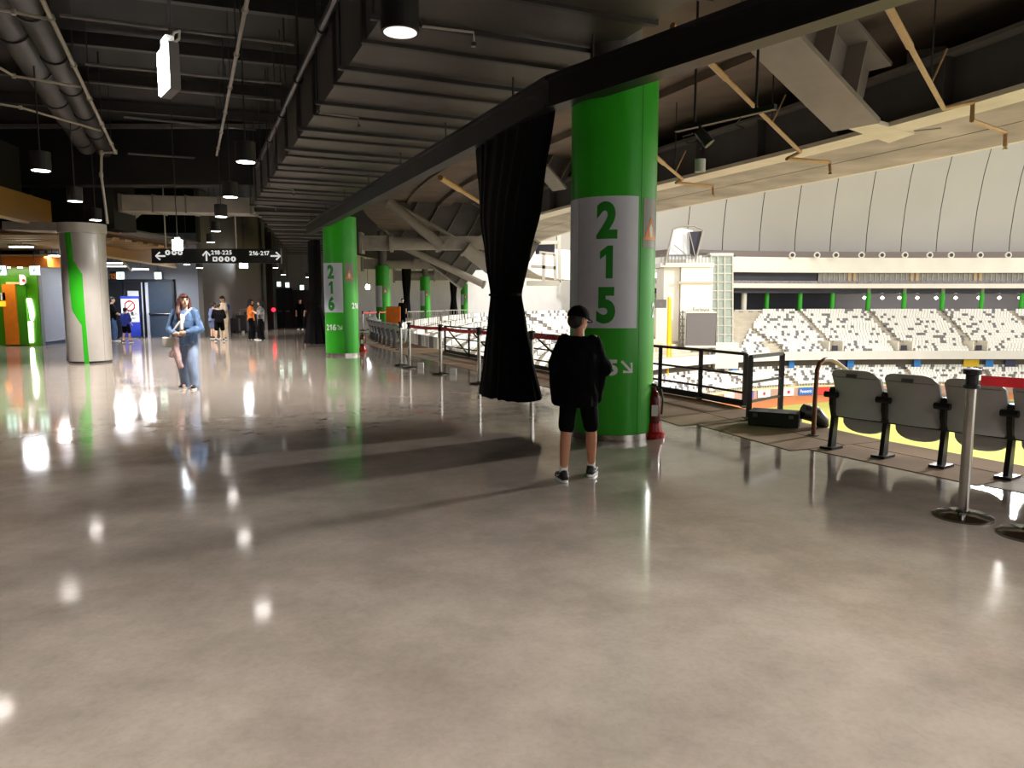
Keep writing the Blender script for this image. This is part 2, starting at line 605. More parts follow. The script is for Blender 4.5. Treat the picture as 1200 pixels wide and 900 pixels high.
# seams of the soffit: shallow downstand ribs that follow the ring
for off, zz, hh, ww in ((0.9, 5.9, 0.10, 0.18), (2.5, 5.86, 0.16, 0.5)):
    struct(sweep(MB(), [(off - ww / 2, zz - hh / 2), (off + ww / 2, zz - hh / 2), (off + ww / 2, zz + hh), (off - ww / 2, zz + hh)], 2, I105).build('trim_1', M_SOFFIT))

# ring girder with cream bottom flange, then two runs of precast planks
g = thing('ring_girder', 'long curved grey steel girder with cream bottom flange above the deck edge', 'girder', (5.5, 14, 4.4))
sweep(MB(), [(4.38, 4.55), (4.44, 4.55), (4.44, 5.35), (4.38, 5.35)], 2, I105).build('web', M_GIRDW, g, world=True)
sweep(MB(), [(4.12, 4.47), (4.72, 4.47), (4.72, 4.55), (4.12, 4.55)], 2, I105).build('bottom_flange', M_FLANGE, g, world=True)
sweep(MB(), [(4.12, 5.35), (4.72, 5.35), (4.72, 5.42), (4.12, 5.42)], 2, I105).build('top_flange', M_STEELD, g, world=True)
for i in range(4, 60, 2):
    p, n = ringpt(i + 0.5, 4.27)
    t = Vector((-n.y, n.x))
    R = Matrix(((n.x, t.x, 0), (n.y, t.y, 0), (0, 0, 1)))
    MB().box((p.x, p.y, 4.95), (0.22, 0.025, 0.8), R).build('stiffener', M_GIRDW, g, world=True)
pl = struct(thing('ceiling_planks', None, None, (6, 14, 4.5)))
for i in range(2, I105 - 8, 7):
    sweep(MB(), [(4.78, 4.52), (5.98, 4.50), (5.98, 4.8), (4.78, 4.8)], i, i + 7, 1).build('precast_plank', M_PRECAST, pl, world=True)
    sweep(MB(), [(6.03, 4.50), (7.3, 4.46), (7.3, 4.8), (6.03, 4.8)], i, i + 7, 1).build('precast_plank', M_PRECAST, pl, world=True)
struct(sweep(MB(), [(7.3, 4.46), (7.45, 4.46), (7.45, 7.6), (7.3, 7.6)], 2, I105).build('wall_parapet', M_CREAM))
struct(sweep(MB(), [(4.75, 4.85), (7.28, 4.85), (7.28, 5.0), (4.75, 5.0)], 2, I105).build('ceiling_upper', M_DARKGAP))

# ---------------------------------------------------------------- seating bowl
ROWS, PITCH_R, RISE = 17, 0.82, 0.42
prof = [(0.0, -0.02)]
for r in range(ROWS):
    prof += [(PITCH_R * r + 0.001, -0.5 - RISE * r), (PITCH_R * (r + 1), -0.5 - RISE * r)]
prof += [(PITCH_R * ROWS, -8.2), (12.2, -8.2), (12.2, -10.1)]
LROWS, LP, LR = 7, 0.9, 0.33
for r in range(LROWS):
    prof += [(12.2 + LP * (r + 1), -10.1 - LR * r), (12.2 + LP * (r + 1), -10.1 - LR * (r + 1))]
prof += [(19.3, -10.1 - LR * LROWS), (19.3, -13.5)]
struct(sweep(MB(), prof, 0, N_R, 2, closed=False).build('floor_terraces', M_TERR, fix=False))
struct(sweep(MB(), [(13.95, -8.2), (14.15, -8.2), (14.15, -6.75), (13.95, -6.75)], 0, N_R).build('wall_front_parapet', M_WWALL))
struct(sweep(MB(), [(12.24, -10.0), (12.34, -10.0), (12.34, -8.3), (12.24, -8.3)], 0, N_R).build('wall_recess', M_DGREYWALL))
struct(sweep(MB(), [(19.3, -13.5), (19.6, -13.5), (19.6, -12.15), (19.3, -12.15)], 0, N_R).build('wall_outfield', M_PAD))
struct(sweep(MB(), [(19.28, -12.15), (19.62, -12.15), (19.62, -11.95), (19.28, -11.95)], 0, N_R).build('trim_2', mat('pale_yellow_padding', (236, 216, 150), 0.6)))
struct(sweep(MB(), [(19.6, -13.6), (27.0, -13.6), (27.0, -13.47), (19.6, -13.47)], 0, N_R).build('floor_warning_track', M_TRACK))
tp = [ringpt(i, 26.5)[0] for i in range(0, N_R + 1, 4)]
struct(MB().prism([(p.x, p.y) for p in tp] + [(150, 60), (120, -40), (50, -30)], -13.8, -13.5).build('floor_turf', M_TURF))

# white stadium seats: the three hundred nearest seen singly, the far ones as one object
ST_V, ST_F = [], []
_t = MB()
_t.box((0, -0.02, 0.60), (0.47, 0.07, 0.46))
_t.box((0, 0.17, 0.42), (0.45, 0.36, 0.07))
_t.box((0, 0.02, 0.20), (0.07, 0.1, 0.40))
ST_V, ST_F = _t.v, _t.f
AISLE = 13.6
def seat_spots():
    out = []
    for tier, rows in ((0, ROWS), (1, LROWS)):
        for r in range(rows):
            off = (PITCH_R * r + 0.30) if tier == 0 else (12.2 + LP * r + 0.30)
            z = (-0.5 - RISE * r) if tier == 0 else (-10.1 - LR * r)
            s_, acc = 14.0, 0.0
            last, _n = ringpt(s_, off)
            while s_ < N_R - 1:
                s_ += 0.05
                p, n = ringpt(s_, off)
                acc += (p - last).length
                last = p
                if acc < 0.53:
                    continue
                acc = 0.0
                if abs(((s_ + 4.0) % AISLE) - AISLE / 2) < 0.62:
                    continue
                if tier == 0 and 8 < p.x and p.y > 90 and p.x < 47.0 - 0.62 * r:
                    continue
                if tier == 0 and p.x > 40 and r > 12 and abs(((s_ + 4.0) % AISLE) - AISLE / 2) < 1.9:
                    continue
                if p.x > 118:
                    continue
                out.append((p, n, z, r, tier))
    return out
spots = seat_spots()
singles, rest = [], []
for q in spots:
    p, n, z, r, tier = q
    px, py = project((p.x, p.y, z + 0.6))
    if p.y < 24 and (tier == 0): continue
    inwin = (468 < px < 556 or 636 < px < 666) and 360 < py < 440 and p.y < 100
    (singles if inwin and tier == 0 else rest).append((p.y, q))
singles.sort(key=lambda t: t[0])
singles = [t for t in singles if t[0] > 24]
rest += singles[300:]
singles = singles[:300]
protos = []
for mm, lab in ((M_WSEAT, 'white plastic seat in the stand beyond the red tape'), (M_DSEAT, 'charcoal plastic seat among white ones beyond the red tape')):
    b = MB(); b.v, b.f, b.m = list(ST_V), list(ST_F), [0] * len(ST_F)
    o = b.build('stadium_seat', mm, origin=(0, 0, 0))
    tag(o, lab, 'seat', 'seats of the stand beyond the red tape')
    protos.append(o)
used = [False, False]
for _, (p, n, z, r, tier) in singles:
    kd = 1 if random.random() < 0.12 else 0
    o = protos[kd] if not used[kd] else dup(protos[kd])
    used[kd] = True
    o.location = (p.x, p.y, z)
    o.rotation_euler = (0, 0, math.atan2(-n.x, n.y))
mbs = [MB(), MB()]
for _, (p, n, z, r, tier) in rest:
    mb = mbs[0]
    mb.cur = 1 if random.random() < (0.15 if tier == 0 else 0.22) else 0
    a = Vector((n.y, -n.x))
    mb.add([(p.x + a.x * v[0] + n.x * v[1], p.y + a.y * v[0] + n.y * v[1], z + v[2]) for v in ST_V], ST_F)
o = mbs[0].build('stadium_seating', [M_WSEAT, M_DSEAT], fix=False)
tag(o, 'rows of white and charcoal seats filling the stands across the field', 'seating', kind='stuff')

ORD = ['first', 'second', 'third', 'fourth', 'fifth', 'sixth', 'seventh', 'eighth', 'ninth', 'tenth', 'eleventh', 'twelfth']
nv = 0
# aisle stairs and vomitory blocks on the far stand
for s_ in [q * 0.1 for q in range(int(IFAR * 10) - 60, int(N_R * 10) - 60)]:
    if abs(((s_ + 4.0) % AISLE) - AISLE / 2) < 0.0501 and not abs(((s_ + 4.1) % AISLE) - AISLE / 2) < 0.0501:
        p, n = ringpt(s_, 0)
        if p.x < 44 or p.x > 112: continue
        a = Vector((n.y, -n.x))
        st = struct(MB().build('floor_aisle', M_PRECAST, origin=(p.x, p.y, 0)))
        for r in range(0, ROWS):
            c = p + n * (PITCH_R * r + 0.2)
            R = Matrix(((a.x, n.x, 0), (a.y, n.y, 0), (0, 0, 1)))
            MB().box((c.x, c.y, -0.5 - RISE * r + 0.12), (1.15, 0.42, 0.22), R).build('step', M_PRECAST, st, world=True)
        vm = thing('vomitory', 'cream stair exit in far stand, %s from the glass tower' % ORD[nv], 'stair exit', (p.x + n.x * 12, p.y + n.y * 12, -6.5))
        nv += 1
        for sd in (-1, 1):
            c = p + n * 12.3 + a * (1.25 * sd)
            R = Matrix(((a.x, n.x, 0), (a.y, n.y, 0), (0, 0, 1)))
            MB().box((c.x, c.y, -5.9), (0.18, 2.8, 1.6), R).build('side_wall', M_CREAM, vm, world=True)
        c = p + n * 13.2
        MB().box((c.x, c.y, -6.3), (1.0, 0.2, 0.9), R).build('opening', M_NAVY, vm, world=True)  # solid dark block, coloured as the shade inside the exit

# ---------------------------------------------------------------- far side: concourse, bands, dome
struct(sweep(MB(), [(-10.5, 0), (-10.2, 0), (-10.2, 6.2), (-10.5, 6.2)], I60 - 3, min(ring_index(lambda p: p.x > 66))).build('wall_concourse', M_WWALL))
iw = min(ring_index(lambda p: p.x > 66))
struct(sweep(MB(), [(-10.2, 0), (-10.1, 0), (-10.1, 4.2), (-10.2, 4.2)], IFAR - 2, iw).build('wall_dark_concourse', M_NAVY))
struct(sweep(MB(), [(-10.5, 0), (-10.2, 0), (-10.2, 4.2), (-10.5, 4.2)], iw, N_R).build('wall_far_concourse', mat('pale_grey_wall', (176, 172, 176), 0.7, var=0.05, scale=0.2)))  # this stretch of the far wall is plain pale grey
struct(sweep(MB(), [(-11, 4.2), (0.6, 4.2), (0.6, 5.05), (-11, 5.05)], I_STAND, N_R).build('wall_band_low', M_CREAM))
struct(sweep(MB(), [(-10, 3.3), (-1, 3.3), (-1, 4.2), (-10, 4.2)], I_STAND, N_R).build('ceiling_far', M_NAVY))
struct(sweep(MB(), [(-6, 5.05), (-1.2, 5.05), (-1.2, 7.2), (-6, 7.2)], I_STAND, N_R).build('wall_box_level', M_NAVY))
struct(sweep(MB(), [(-8, 7.1), (0.8, 7.1), (0.5, 9.9), (-8, 9.9)], I_STAND, N_R).build('wall_band_high', M_CREAM))
struct(sweep(MB(), [(-9.5, 9.9), (-1.5, 9.9), (-2.2, 11.2), (-9.5, 11.2)], I_STAND, N_R).build('wall_ledge', mat('grey_brown_ledge', (120, 108, 104), 0.7)))
# window strip of the box level
i_g = min(ring_index(lambda p: p.x > 57.5))
wn = struct(thing('window_1', None, None, (80, 139, 5.05)))
sweep(MB(), [(-1.15, 5.3), (-1.05, 5.3), (-1.05, 7.05), (-1.15, 7.05)], i_g, N_R).build('glazing', mat('box_glazing', (150, 148, 150), 0.25, var=0.2, scale=1.5), wn, world=True)
sweep(MB(), [(-0.9, 5.05), (-0.4, 5.05), (-0.4, 5.6), (-0.9, 5.6)], I_STAND, N_R).build('seat_row', mat('box_seats', (136, 130, 132), 0.6, var=0.35, scale=3), wn, world=True)
for i in range(i_g, N_R - 1):
    p, n = ringpt(i, -0.95)
    if i % 12 in (10, 11):
        MB().box((p.x, p.y, 6.15), (0.55, 0.3, 1.9)).build('pier', mat('tan_pier', (206, 180, 150), 0.6), wn, world=True)
    else:
        MB().box((p.x, p.y, 6.3), (0.10, 0.1, 1.5)).build('mullion', M_WWALL, wn, world=True)
# far lamps in the concourse and on the ledge
for k, px in enumerate((1013, 1034, 1054, 1075, 1097, 1120, 1147, 1171, 1195)):
    c = V(px, 349, 146.0)
    o = MB().lathe([(0.02, -0.3), (0.24, -0.2), (0.3, 0), (0.24, 0.2), (0.1, 0.28)], c, 10).build('globe_lamp', M_LAMP)
    tag(o, 'round white lamp glowing in far concourse, %s from the left' % ORD[k], 'lamp')
for k, px in enumerate((928, 957, 979, 1009, 1033, 1060, 1089, 1114, 1148, 1181)):
    p = V(px, 299, 138.4)
    t = thing('ledge_floodlight', 'small round floodlight on ledge under dome, %s from the left' % ORD[k], 'floodlight', (p.x, p.y, 9.9))
    MB().cyl(p + Vector((0, -0.25, 0)), p + Vector((0, 0.3, 0)), 0.62, 0.45, 12).build('housing', M_WWALL, t, world=True)
    MB().cyl(p + Vector((0, -0.32, 0)), p + Vector((0, -0.24, 0)), 0.34, 0.34, 12).build('lens', M_DARKGAP, t, world=True)
    MB().beam((p.x, p.y, 9.9), p, 0.15, 0.15, (0, 1, 0)).build('bracket', M_WWALL, t, world=True)
# far green pillars
for k, px in enumerate((899, 938, 976, 1018, 1060, 1105, 1151, 1198)):
    x = (px - 600) / 865.0 * 141.3
    t = thing('far_pillar', 'distant green pillar across the field, %s from the glass tower' % ORD[k], 'pillar', (x, 141.6, 0))
    MB().lathe([(0.42, 0), (0.42, 3.5)], (0, 0, 0), 14).build('shaft', M_GREEN, t, smooth=True)
    MB().lathe([(0.36, 3.5), (0.36, 4.3)], (0, 0, 0), 12).build('neck', M_STEEL, t, smooth=True)
t = thing('far_pillar', 'distant white pillar beside the glass tower across the field', 'pillar', (43.9, 139.8, 0))
MB().lathe([(0.5, 0), (0.5, 4.3)], (0, 0, 0), 14).build('shaft', M_CREAM, t, smooth=True)

# dome: panel by panel with dark joints
DP = [(-9.4, 10.6), (-9.3, 15), (-8.6, 20), (-7.2, 26), (-4.6, 33), (-0.5, 41), (6, 50), (16, 58)]
dm = struct(thing('wall_dome', None, None, (60, 148, 10.6)))
ids0 = min(ring_index(lambda p: p.y > 62))
sweep(MB(), [(o_ - 0.35, z_) for o_, z_ in DP], ids0, N_R, 2, closed=False).build('joint_backing', M_DARKGAP, dm, world=True, fix=False)
ids = [nearest_s(x, y) for x, y in ()]
s_ = float(ids0)
while s_ < N_R - 7.2:
    vs, fs = [], []
    nn = 4
    for a_ in range(nn + 1):
        ss = s_ + 0.07 + (6.95 - 0.14) * a_ / nn
        p, n = ringpt(ss, 0)
        for o_, z_ in DP:
            q = p + n * o_
            vs.append((q.x, q.y, z_))
    m_ = len(DP)
    for a_ in range(nn):
        for j in range(m_ - 1):
            fs.append((a_ * m_ + j, a_ * m_ + j + 1, (a_ + 1) * m_ + j + 1, (a_ + 1) * m_ + j))
    MB().add(vs, fs).build('panel', M_DOME, dm, world=True, smooth=True, fix=False)
    s_ += 6.95

# ---------------------------------------------------------------- buildings in the corner of the field
def zb(py, y): return V(600, py, y).z
def xb(px, y): return V(px, 355, y).x
Y0 = 119.0
blk = thing('corner_building', 'white walled block behind the scoreboard in the field corner', 'building', (29, Y0 + 3, -5))
def wbox(mb, px0, px1, py0, py1, y, dep):
    a, b = V(px0, py1, y), V(px1, py0, y)
    return mb.box(((a.x + b.x) / 2, y + dep / 2, (a.z + b.z) / 2), (b.x - a.x, dep, b.z - a.z))
wbox(MB(), 796, 836, 312, 420, Y0, 6).build('front_wall', mat('lit_white_panel', (240, 236, 224), 0.6, var=0.02), blk, world=True)  # front painted whiter to show it lit; side wall takes the duller cream
wbox(MB(), 776, 797, 312, 420, Y0 + 0.6, 6).build('side_wall', M_CREAM, blk, world=True)
wbox(MB(), 774, 837, 308, 313, Y0 - 0.3, 7).build('roof_edge', M_WWALL, blk, world=True)
wbox(MB(), 795, 836, 330, 332.5, Y0 - 0.25, 0.4).build('ledge', M_TERR, blk, world=True)
rl = MB()
for px in range(775, 834, 4):
    rl.beam(V(px, 308, Y0 - 0.2), V(px, 299, Y0 - 0.2), 0.09, 0.09, (0, 1, 0))
rl.beam(V(774, 299, Y0 - 0.2), V(833, 299, Y0 - 0.2), 0.12, 0.12)
rl.build('roof_railing', M_STEELD, blk, world=True)
wbox(MB(), 768, 782, 361, 420, Y0 - 2, 4).build('low_wing', M_CREAM, blk, world=True)
wbox(MB(), 768, 781, 351, 361, Y0 - 1.5, 3).build('plant_unit', M_STEELD, blk, world=True)

sb = thing('scoreboard', 'grey blank scoreboard screen on a white frame in the field corner', 'scoreboard', (29, Y0 - 2, -7))
wbox(MB(), 804, 839, 367, 406, Y0 - 2.0, 0.4).build('screen', M_SCREEN, sb, world=True)
fr = MB()
for a, b, c, d in ((803, 840, 365, 367), (803, 840, 405, 407.5), (802.6, 804, 365, 407), (839, 840.4, 365, 407)):
    wbox(fr, a, b, c, d, Y0 - 2.1, 0.6)
fr.build('screen_frame', M_WWALL, sb, world=True)
tr = MB()
for px in (796.5, 800):
    tr.beam(V(px, 364, Y0 - 1.4), V(px, 410, Y0 - 1.4), 0.16, 0.16, (0, 1, 0))
for py in range(366, 410, 8):
    tr.beam(V(796, py, Y0 - 1.4), V(803, py, Y0 - 1.4), 0.14, 0.14)
    tr.beam(V(796.5, py, Y0 - 1.4), V(800, py + 8, Y0 - 1.4), 0.08, 0.08)
tr.build('side_truss', M_STEELD, sb, world=True)
for px in (812, 832):
    wbox(MB(), px - 1.5, px + 1.5, 407, 430, Y0 - 1.6, 0.4).build('leg', M_STEEL, sb, world=True)
tops = MB()
for px in range(806, 838, 4):
    wbox(tops, px, px + 2, 363, 365, Y0 - 2, 0.4)
tops.build('top_lamps', M_WWALL, sb, world=True)
flat_text('top_lettering', 'Formosa', 0.75, facing(V(821.5, 364.2, Y0 - 2.3), (0, -1)), M_NAVY, sb, 0.0)

gt = thing('glass_tower', 'tall glazed stair tower with pale steel frame beside the scoreboard', 'tower', (34, Y0 + 0.5, -6.5))
gy = Y0 + 0.2
cols, rows = [833, 841, 849, 858.5], [300 + i * 10.2 for i in range(11)]
for i in range(3):
    for j in range(10):
        wbox(MB(), cols[i] + 0.5, cols[i + 1] - 0.5, rows[j] + 0.5, rows[j + 1] - 0.5, gy, 0.06).build('pane', M_GLASS, gt, world=True)
for px in cols:
    MB().beam(V(px, 298, gy), V(px, 403, gy), 0.2, 0.3, (0, 1, 0)).build('post', M_LDUCT, gt, world=True)
for py in rows:
    MB().beam(V(832.5, py, gy), V(859, py, gy), 0.25, 0.18).build('transom', M_LDUCT, gt, world=True)
wbox(MB(), 832, 859.5, 296.5, 299.5, gy - 0.3, 4.6).build('roof_cap', M_WWALL, gt, world=True)
wbox(MB(), 834, 858, 300, 402, gy + 3.6, 0.3).build('rear_wall', mat('grey_green_core', (150, 156, 148), 0.7, var=0.2, scale=0.6), gt, world=True)
for j in range(10):
    a, b = V(834, rows[j] + 9, gy + 1.5), V(857, rows[j] + (1 if j % 2 else 9), gy + 1.5)
    MB().beam(V(835, rows[j + 1] - (0 if j % 2 else 9), gy + 1.5), V(857, rows[j + 1] - (9 if j % 2 else 0), gy + 1.5), 0.9, 0.16).build('stair_flight', M_STEELD, gt, world=True)
wbox(MB(), 838, 866, 402, 432, gy - 2, 3).build('base_wall', M_CREAM, gt, world=True)
struct(wbox(MB(), 859, 905, 363, 432, 138.2, 0.4).build('wall_stand_end', M_CREAM))

# arched opening in the dome with frame and dark glazing
oy = 119.0
op = thing('dome_opening', 'arched service opening with steel frame high in the dome wall', 'opening', (28.5, oy, 8.4))
MB().plate([tuple(V(px, py, oy).xz) for px, py in ((783, 304), (789, 270), (797, 266), (812, 270), (815, 304))], Matrix(((1, 0, 0, 0), (0, 0, 1, oy), (0, 1, 0, 0), (0, 0, 0, 1))), 0.3).build('white_lining', M_PANEL, op, world=True)
MB().plate([tuple(V(px, py, oy).xz) for px, py in ((807, 272), (822, 271), (816, 302), (808, 297))], Matrix(((1, 0, 0, 0), (0, 0, 1, oy - 0.2), (0, 1, 0, 0), (0, 0, 0, 1))), 0.2).build('dark_glazing', M_NAVY, op, world=True)
MB().tube([V(px, py, oy - 0.4) for px, py in ((779, 310), (789, 268), (800, 264.5), (814, 265), (824, 270), (815, 306))], 0.16, 8).build('frame', M_STEEL, op, world=True)
for a, b in (((808, 272), (815, 302)), ((807, 272), (808, 298)), ((790, 287), (806, 300))):
    MB().beam(V(a[0], a[1], oy - 0.45), V(b[0], b[1], oy - 0.45), 0.13, 0.13, (0, 1, 0)).build('strut', M_STEEL, op, world=True)
pc = thing('tower_canopy', 'grey curved canopy roof between glass tower and dome', 'canopy', (33, 121, 8.6))
MB().tube([V(px, py, 121) for px, py in ((812, 300), (822, 296.5), (838, 296), (852, 297.5), (862, 299))], 0.28, 8).build('canopy_edge', M_STEELD, pc, world=True)

# yellow pole
fp = thing('foul_pole', 'tall yellow pole rising beside the white corner building', 'pole', tuple(V(783, 462, 112)))
MB().cyl(V(781.5, 470, 112), V(784, 348, 112), 0.2, 0.2, 10).build('mast', M_YELLOW, fp, world=True, smooth=True)
MB().beam(V(786, 420, 112), V(785.4, 350, 112), 0.3, 0.06, (0, 1, 0)).build('mesh_wing', M_YELLOW, fp, world=True)
MB().cyl(V(781.5, 474, 112), V(781.5, 466, 112), 0.35, 0.3, 10).build('foot', M_YELLOW, fp, world=True)

# advertising boards on the outfield wall
def wall_at(px, off=19.66):
    best = None
    for i in range(I105, N_R):
        p = RING[i] + RN[i] * off
        qx = 600 + 865.0 * p.x / p.y
        if best is None or abs(qx - px) < best[0]:
            best = (abs(qx - px), p, RN[i])
    return best[1], best[2]
ADS = [(856, 20, 'white board with a pale red mark', (238, 232, 228), '', None), (884, 9, 'white board with a purple block', (110, 100, 170), '', None),
       (900, 20, 'white board with a red emblem', (240, 236, 232), '', (210, 60, 60)), (927, 16, 'white board with a small red dot', (242, 240, 236), '', (210, 60, 60)),
       (947, 20, 'blue board with white lettering', (30, 110, 190), 'Panasonic', None), (968, 18, 'red board with white end', (214, 60, 50), '', None), (1136, 12, 'pale blue board seen between two seat backs', (190, 214, 236), '', None)]
for px, w, lab, col, txt, mk in ADS:
    p, n = wall_at(px)
    W = w * p.y / 865.0
    t = thing('advertising_board', lab + ' on the outfield wall', 'sign board', (p.x, p.y, -13.3))
    M = facing((p.x + n.x * 0.04, p.y + n.y * 0.04, -12.75), n)
    MB().plate(rrect(W, 1.2, 0.08), M, 0.06).build('board', mat('ad_%d' % px, col, 0.5, var=0.03), t, world=True)
    if txt:
        flat_text('lettering', txt, 0.72, facing((p.x + n.x * 0.12, p.y + n.y * 0.12, -12.98), n), M_WHITE, t, 0.012, width=W * 0.82)
    if mk:
        M2 = facing((p.x + n.x * 0.11, p.y + n.y * 0.11, -12.75), n)
        MB().plate(disc(0.28), M2, 0.02).build('emblem', mat('ad_mark', mk, 0.5), t, world=True)
for k, (px, w, col, nm) in enumerate(((862, 7, (30, 120, 200), 'blue'), (930, 7, (40, 120, 190), 'blue'), (992, 12, (50, 54, 90), 'navy'), (1001, 8, (40, 120, 190), 'blue'), (1080, 8, (40, 120, 190), 'blue'), (1141, 18, (226, 190, 20), 'yellow'), (1166, 9, (40, 120, 190), 'blue'), (1190, 12, (60, 60, 110), 'navy'))):
    p, n = wall_at(px, 12.6 if nm != 'blue' else 13.0)
    o = MB().plate(rrect(w * p.y / 865.0, 1.25, 0.05), facing((p.x, p.y, -9.0), n), 0.12).build('banner', mat('banner_' + nm, col, 0.5))
    tag(o, '%s banner under the far white parapet, %s banner from the left' % (nm, ORD[k]), 'banner')

for k, (p_, w_) in enumerate(ADDED_BANKS):
    t = thing('added_flood_bank', 'unseen floodlight bank added high across the field to light the deck, %s' % ('left one', 'right one')[k], 'floodlight', p_)
    q_ = (Vector((4, 8, 0)) - Vector(p_)).to_track_quat('-Z', 'Y').to_matrix()
    MB().box(q_ @ Vector((0, 0, 0.6)), (5.4, 5.4, 0.5), q_).build('frame', M_STEELD, t)
    for a_ in range(3):
        for b_ in range(3):
            MB().box(q_ @ Vector(((a_ - 1) * 1.75, (b_ - 1) * 1.75, 0.25)), (1.5, 1.5, 0.2), q_).build('lamp_unit', M_WWALL, t)

# ================================================================ PILLARS
def cyl_patch(mb, c, f, R, a0, a1, z0, z1, t=0.004, n=None):
    r = Vector((-f.y, f.x))
    n = n or max(2, int((a1 - a0) / 5))
    vs, fs = [], []
    for k in range(n + 1):
        a = rad(a0 + (a1 - a0) * k / n)
        d = f * math.cos(a) + r * math.sin(a)
        for rr, z in ((R, z0), (R + t, z0), (R + t, z1), (R, z1)):
            vs.append((c.x + d.x * rr, c.y + d.y * rr, z))
    for k in range(n):
        for j in range(4):
            a, b = k * 4 + j, k * 4 + (j + 1) % 4
            fs.append((a, b, b + 4, a + 4))
    fs += [(0, 1, 2, 3), (n * 4, n * 4 + 1, n * 4 + 2, n * 4 + 3)]
    return mb.add(vs, fs)
def wrap(name, me, c, f, R, a0, z0, material, parent, sx=1.0):
    r = Vector((-f.y, f.x))
    bm = bmesh.new()
    bm.from_mesh(me)
    xs = [v.co.x for v in bm.verts]
    lo, hi = min(xs), max(xs)
    k = lo + 0.02
    while k < hi:
        bmesh.ops.bisect_plane(bm, geom=bm.verts[:] + bm.edges[:] + bm.faces[:], plane_co=(k, 0, 0), plane_no=(1, 0, 0))
        k += 0.02
    off = root_offset(parent)
    for v in bm.verts:
        a = rad(a0) + v.co.x * sx / R
        d = f * math.cos(a) + r * math.sin(a)
        v.co = Vector((c.x + d.x * R, c.y + d.y * R, z0 + v.co.y)) - off
    bm.to_mesh(me)
    bm.free()
    me.materials.clear()
    me.materials.append(material)
    o = bpy.data.objects.new(name, me)
    COL.objects.link(o)
    o.parent = parent
    return o
def poly_mesh(poly):
    me = bpy.data.meshes.new('outline')
    me.from_pydata([(x, y, 0) for x, y in poly], [], [tuple(range(len(poly)))])
    return me

def pillar(c, number, a0, label, top=3.78, R=0.455, detail=True):
    c = Vector((c[0], c[1]))
    f = (-c).normalized()
    t = thing('numbered_pillar', label, 'pillar', (c.x, c.y, 0))
    MB().lathe([(R, 0.07), (R, top)], (0, 0, 0), 64).build('shaft', M_GREEN, t, smooth=True)
    MB().lathe([(R + 0.012, 0), (R + 0.012, 0.068)], (0, 0, 0), 64).build('base_ring', M_CHROME, t, smooth=True)
    MB().lathe([(0.27, top), (0.27, 5.94)], (0, 0, 0), 24).build('steel_neck', M_STEELD, t, smooth=True)
    C = c
    pn = cyl_patch(MB(), C, f, R, a0 - 42, a0 + 42, 1.19, 2.53).build('number_panel', M_PANEL, t, world=True, smooth=True)
    cyl_patch(MB(), C, f, R, a0 - 95, a0 - 43, 1.19, 2.53).build('side_panel', M_PANEL, t, world=True, smooth=True)
    wn = cyl_patch(MB(), C, f, R, a0 + 50, a0 + 84, 2.02, 2.52).build('warning_panel', mat('grey_warning_panel', (120, 118, 96), 0.3, var=0.05), t, world=True, smooth=True)
    wrap('warning_triangle', poly_mesh([(-0.115, 0), (0.115, 0), (0, 0.24)]), C, f, R + 0.006, a0 + 66, 2.10, M_WARN, wn)
    wrap('warning_symbol', poly_mesh([(-0.02, 0), (0.02, 0), (0.03, 0.09), (0, 0.14), (-0.03, 0.09)]), C, f, R + 0.008, a0 + 66, 2.13, M_WHITE, wn)
    if not detail:
        return t
    for a in (a0 + 46, a0 - 46 - 90, a0 + 136):
        cyl_patch(MB(), C, f, R, a, a + 0.45, 0.07, top, 0.002).build('seam', mat('dark_green_seam', (20, 80, 18), 0.5), t, world=True)
    for ch, z in zip(number, (2.125, 1.70, 1.265)):
        me = number_mesh(ch, 0.475, 0.024)
        wrap('digit', me, C, f, R + 0.006, a0, z, M_GREEN2, t, 0.86)
    wrap('gate_number', number_mesh(number, 0.215, 0.009), C, f, R + 0.004, a0 - 5, 0.71, M_WHITE, t, 1.08)
    wrap('gate_arrow', poly_mesh(arrow(0.15, 0.17, 0.028, -135)), C, f, R + 0.004, a0 + 29, 0.79, M_WHITE, t)
    wrap('gate_number', number_mesh(number, 0.215, 0.007), C, f, R + 0.004, a0 + 92, 1.30, M_WHITE, t, 0.9)
    return t
P215 = (1.09, 8.05)
P216 = (-4.75, 20.55)
pillar(P215, '215', -8, 'large green round pillar numbered 215 beside the boy in black')
pillar(P216, '216', -36, 'green round pillar numbered 216 beside the hanging dark curtain')
pillar((-7.62, 33.6), '217', -30, 'green round pillar mostly hidden behind the pillar numbered 216', detail=False)
pillar((-8.2, 47), '218', -48, 'green round pillar behind the grey folding seats left of the standing guard', detail=False)
pillar((-7.75, 66), '219', -48, 'green round pillar right of the standing guard, before white wall', detail=False)
pillar((-5.95, 92), '220', -48, 'most distant green pillar above white seats, left of the big curtain', detail=False)

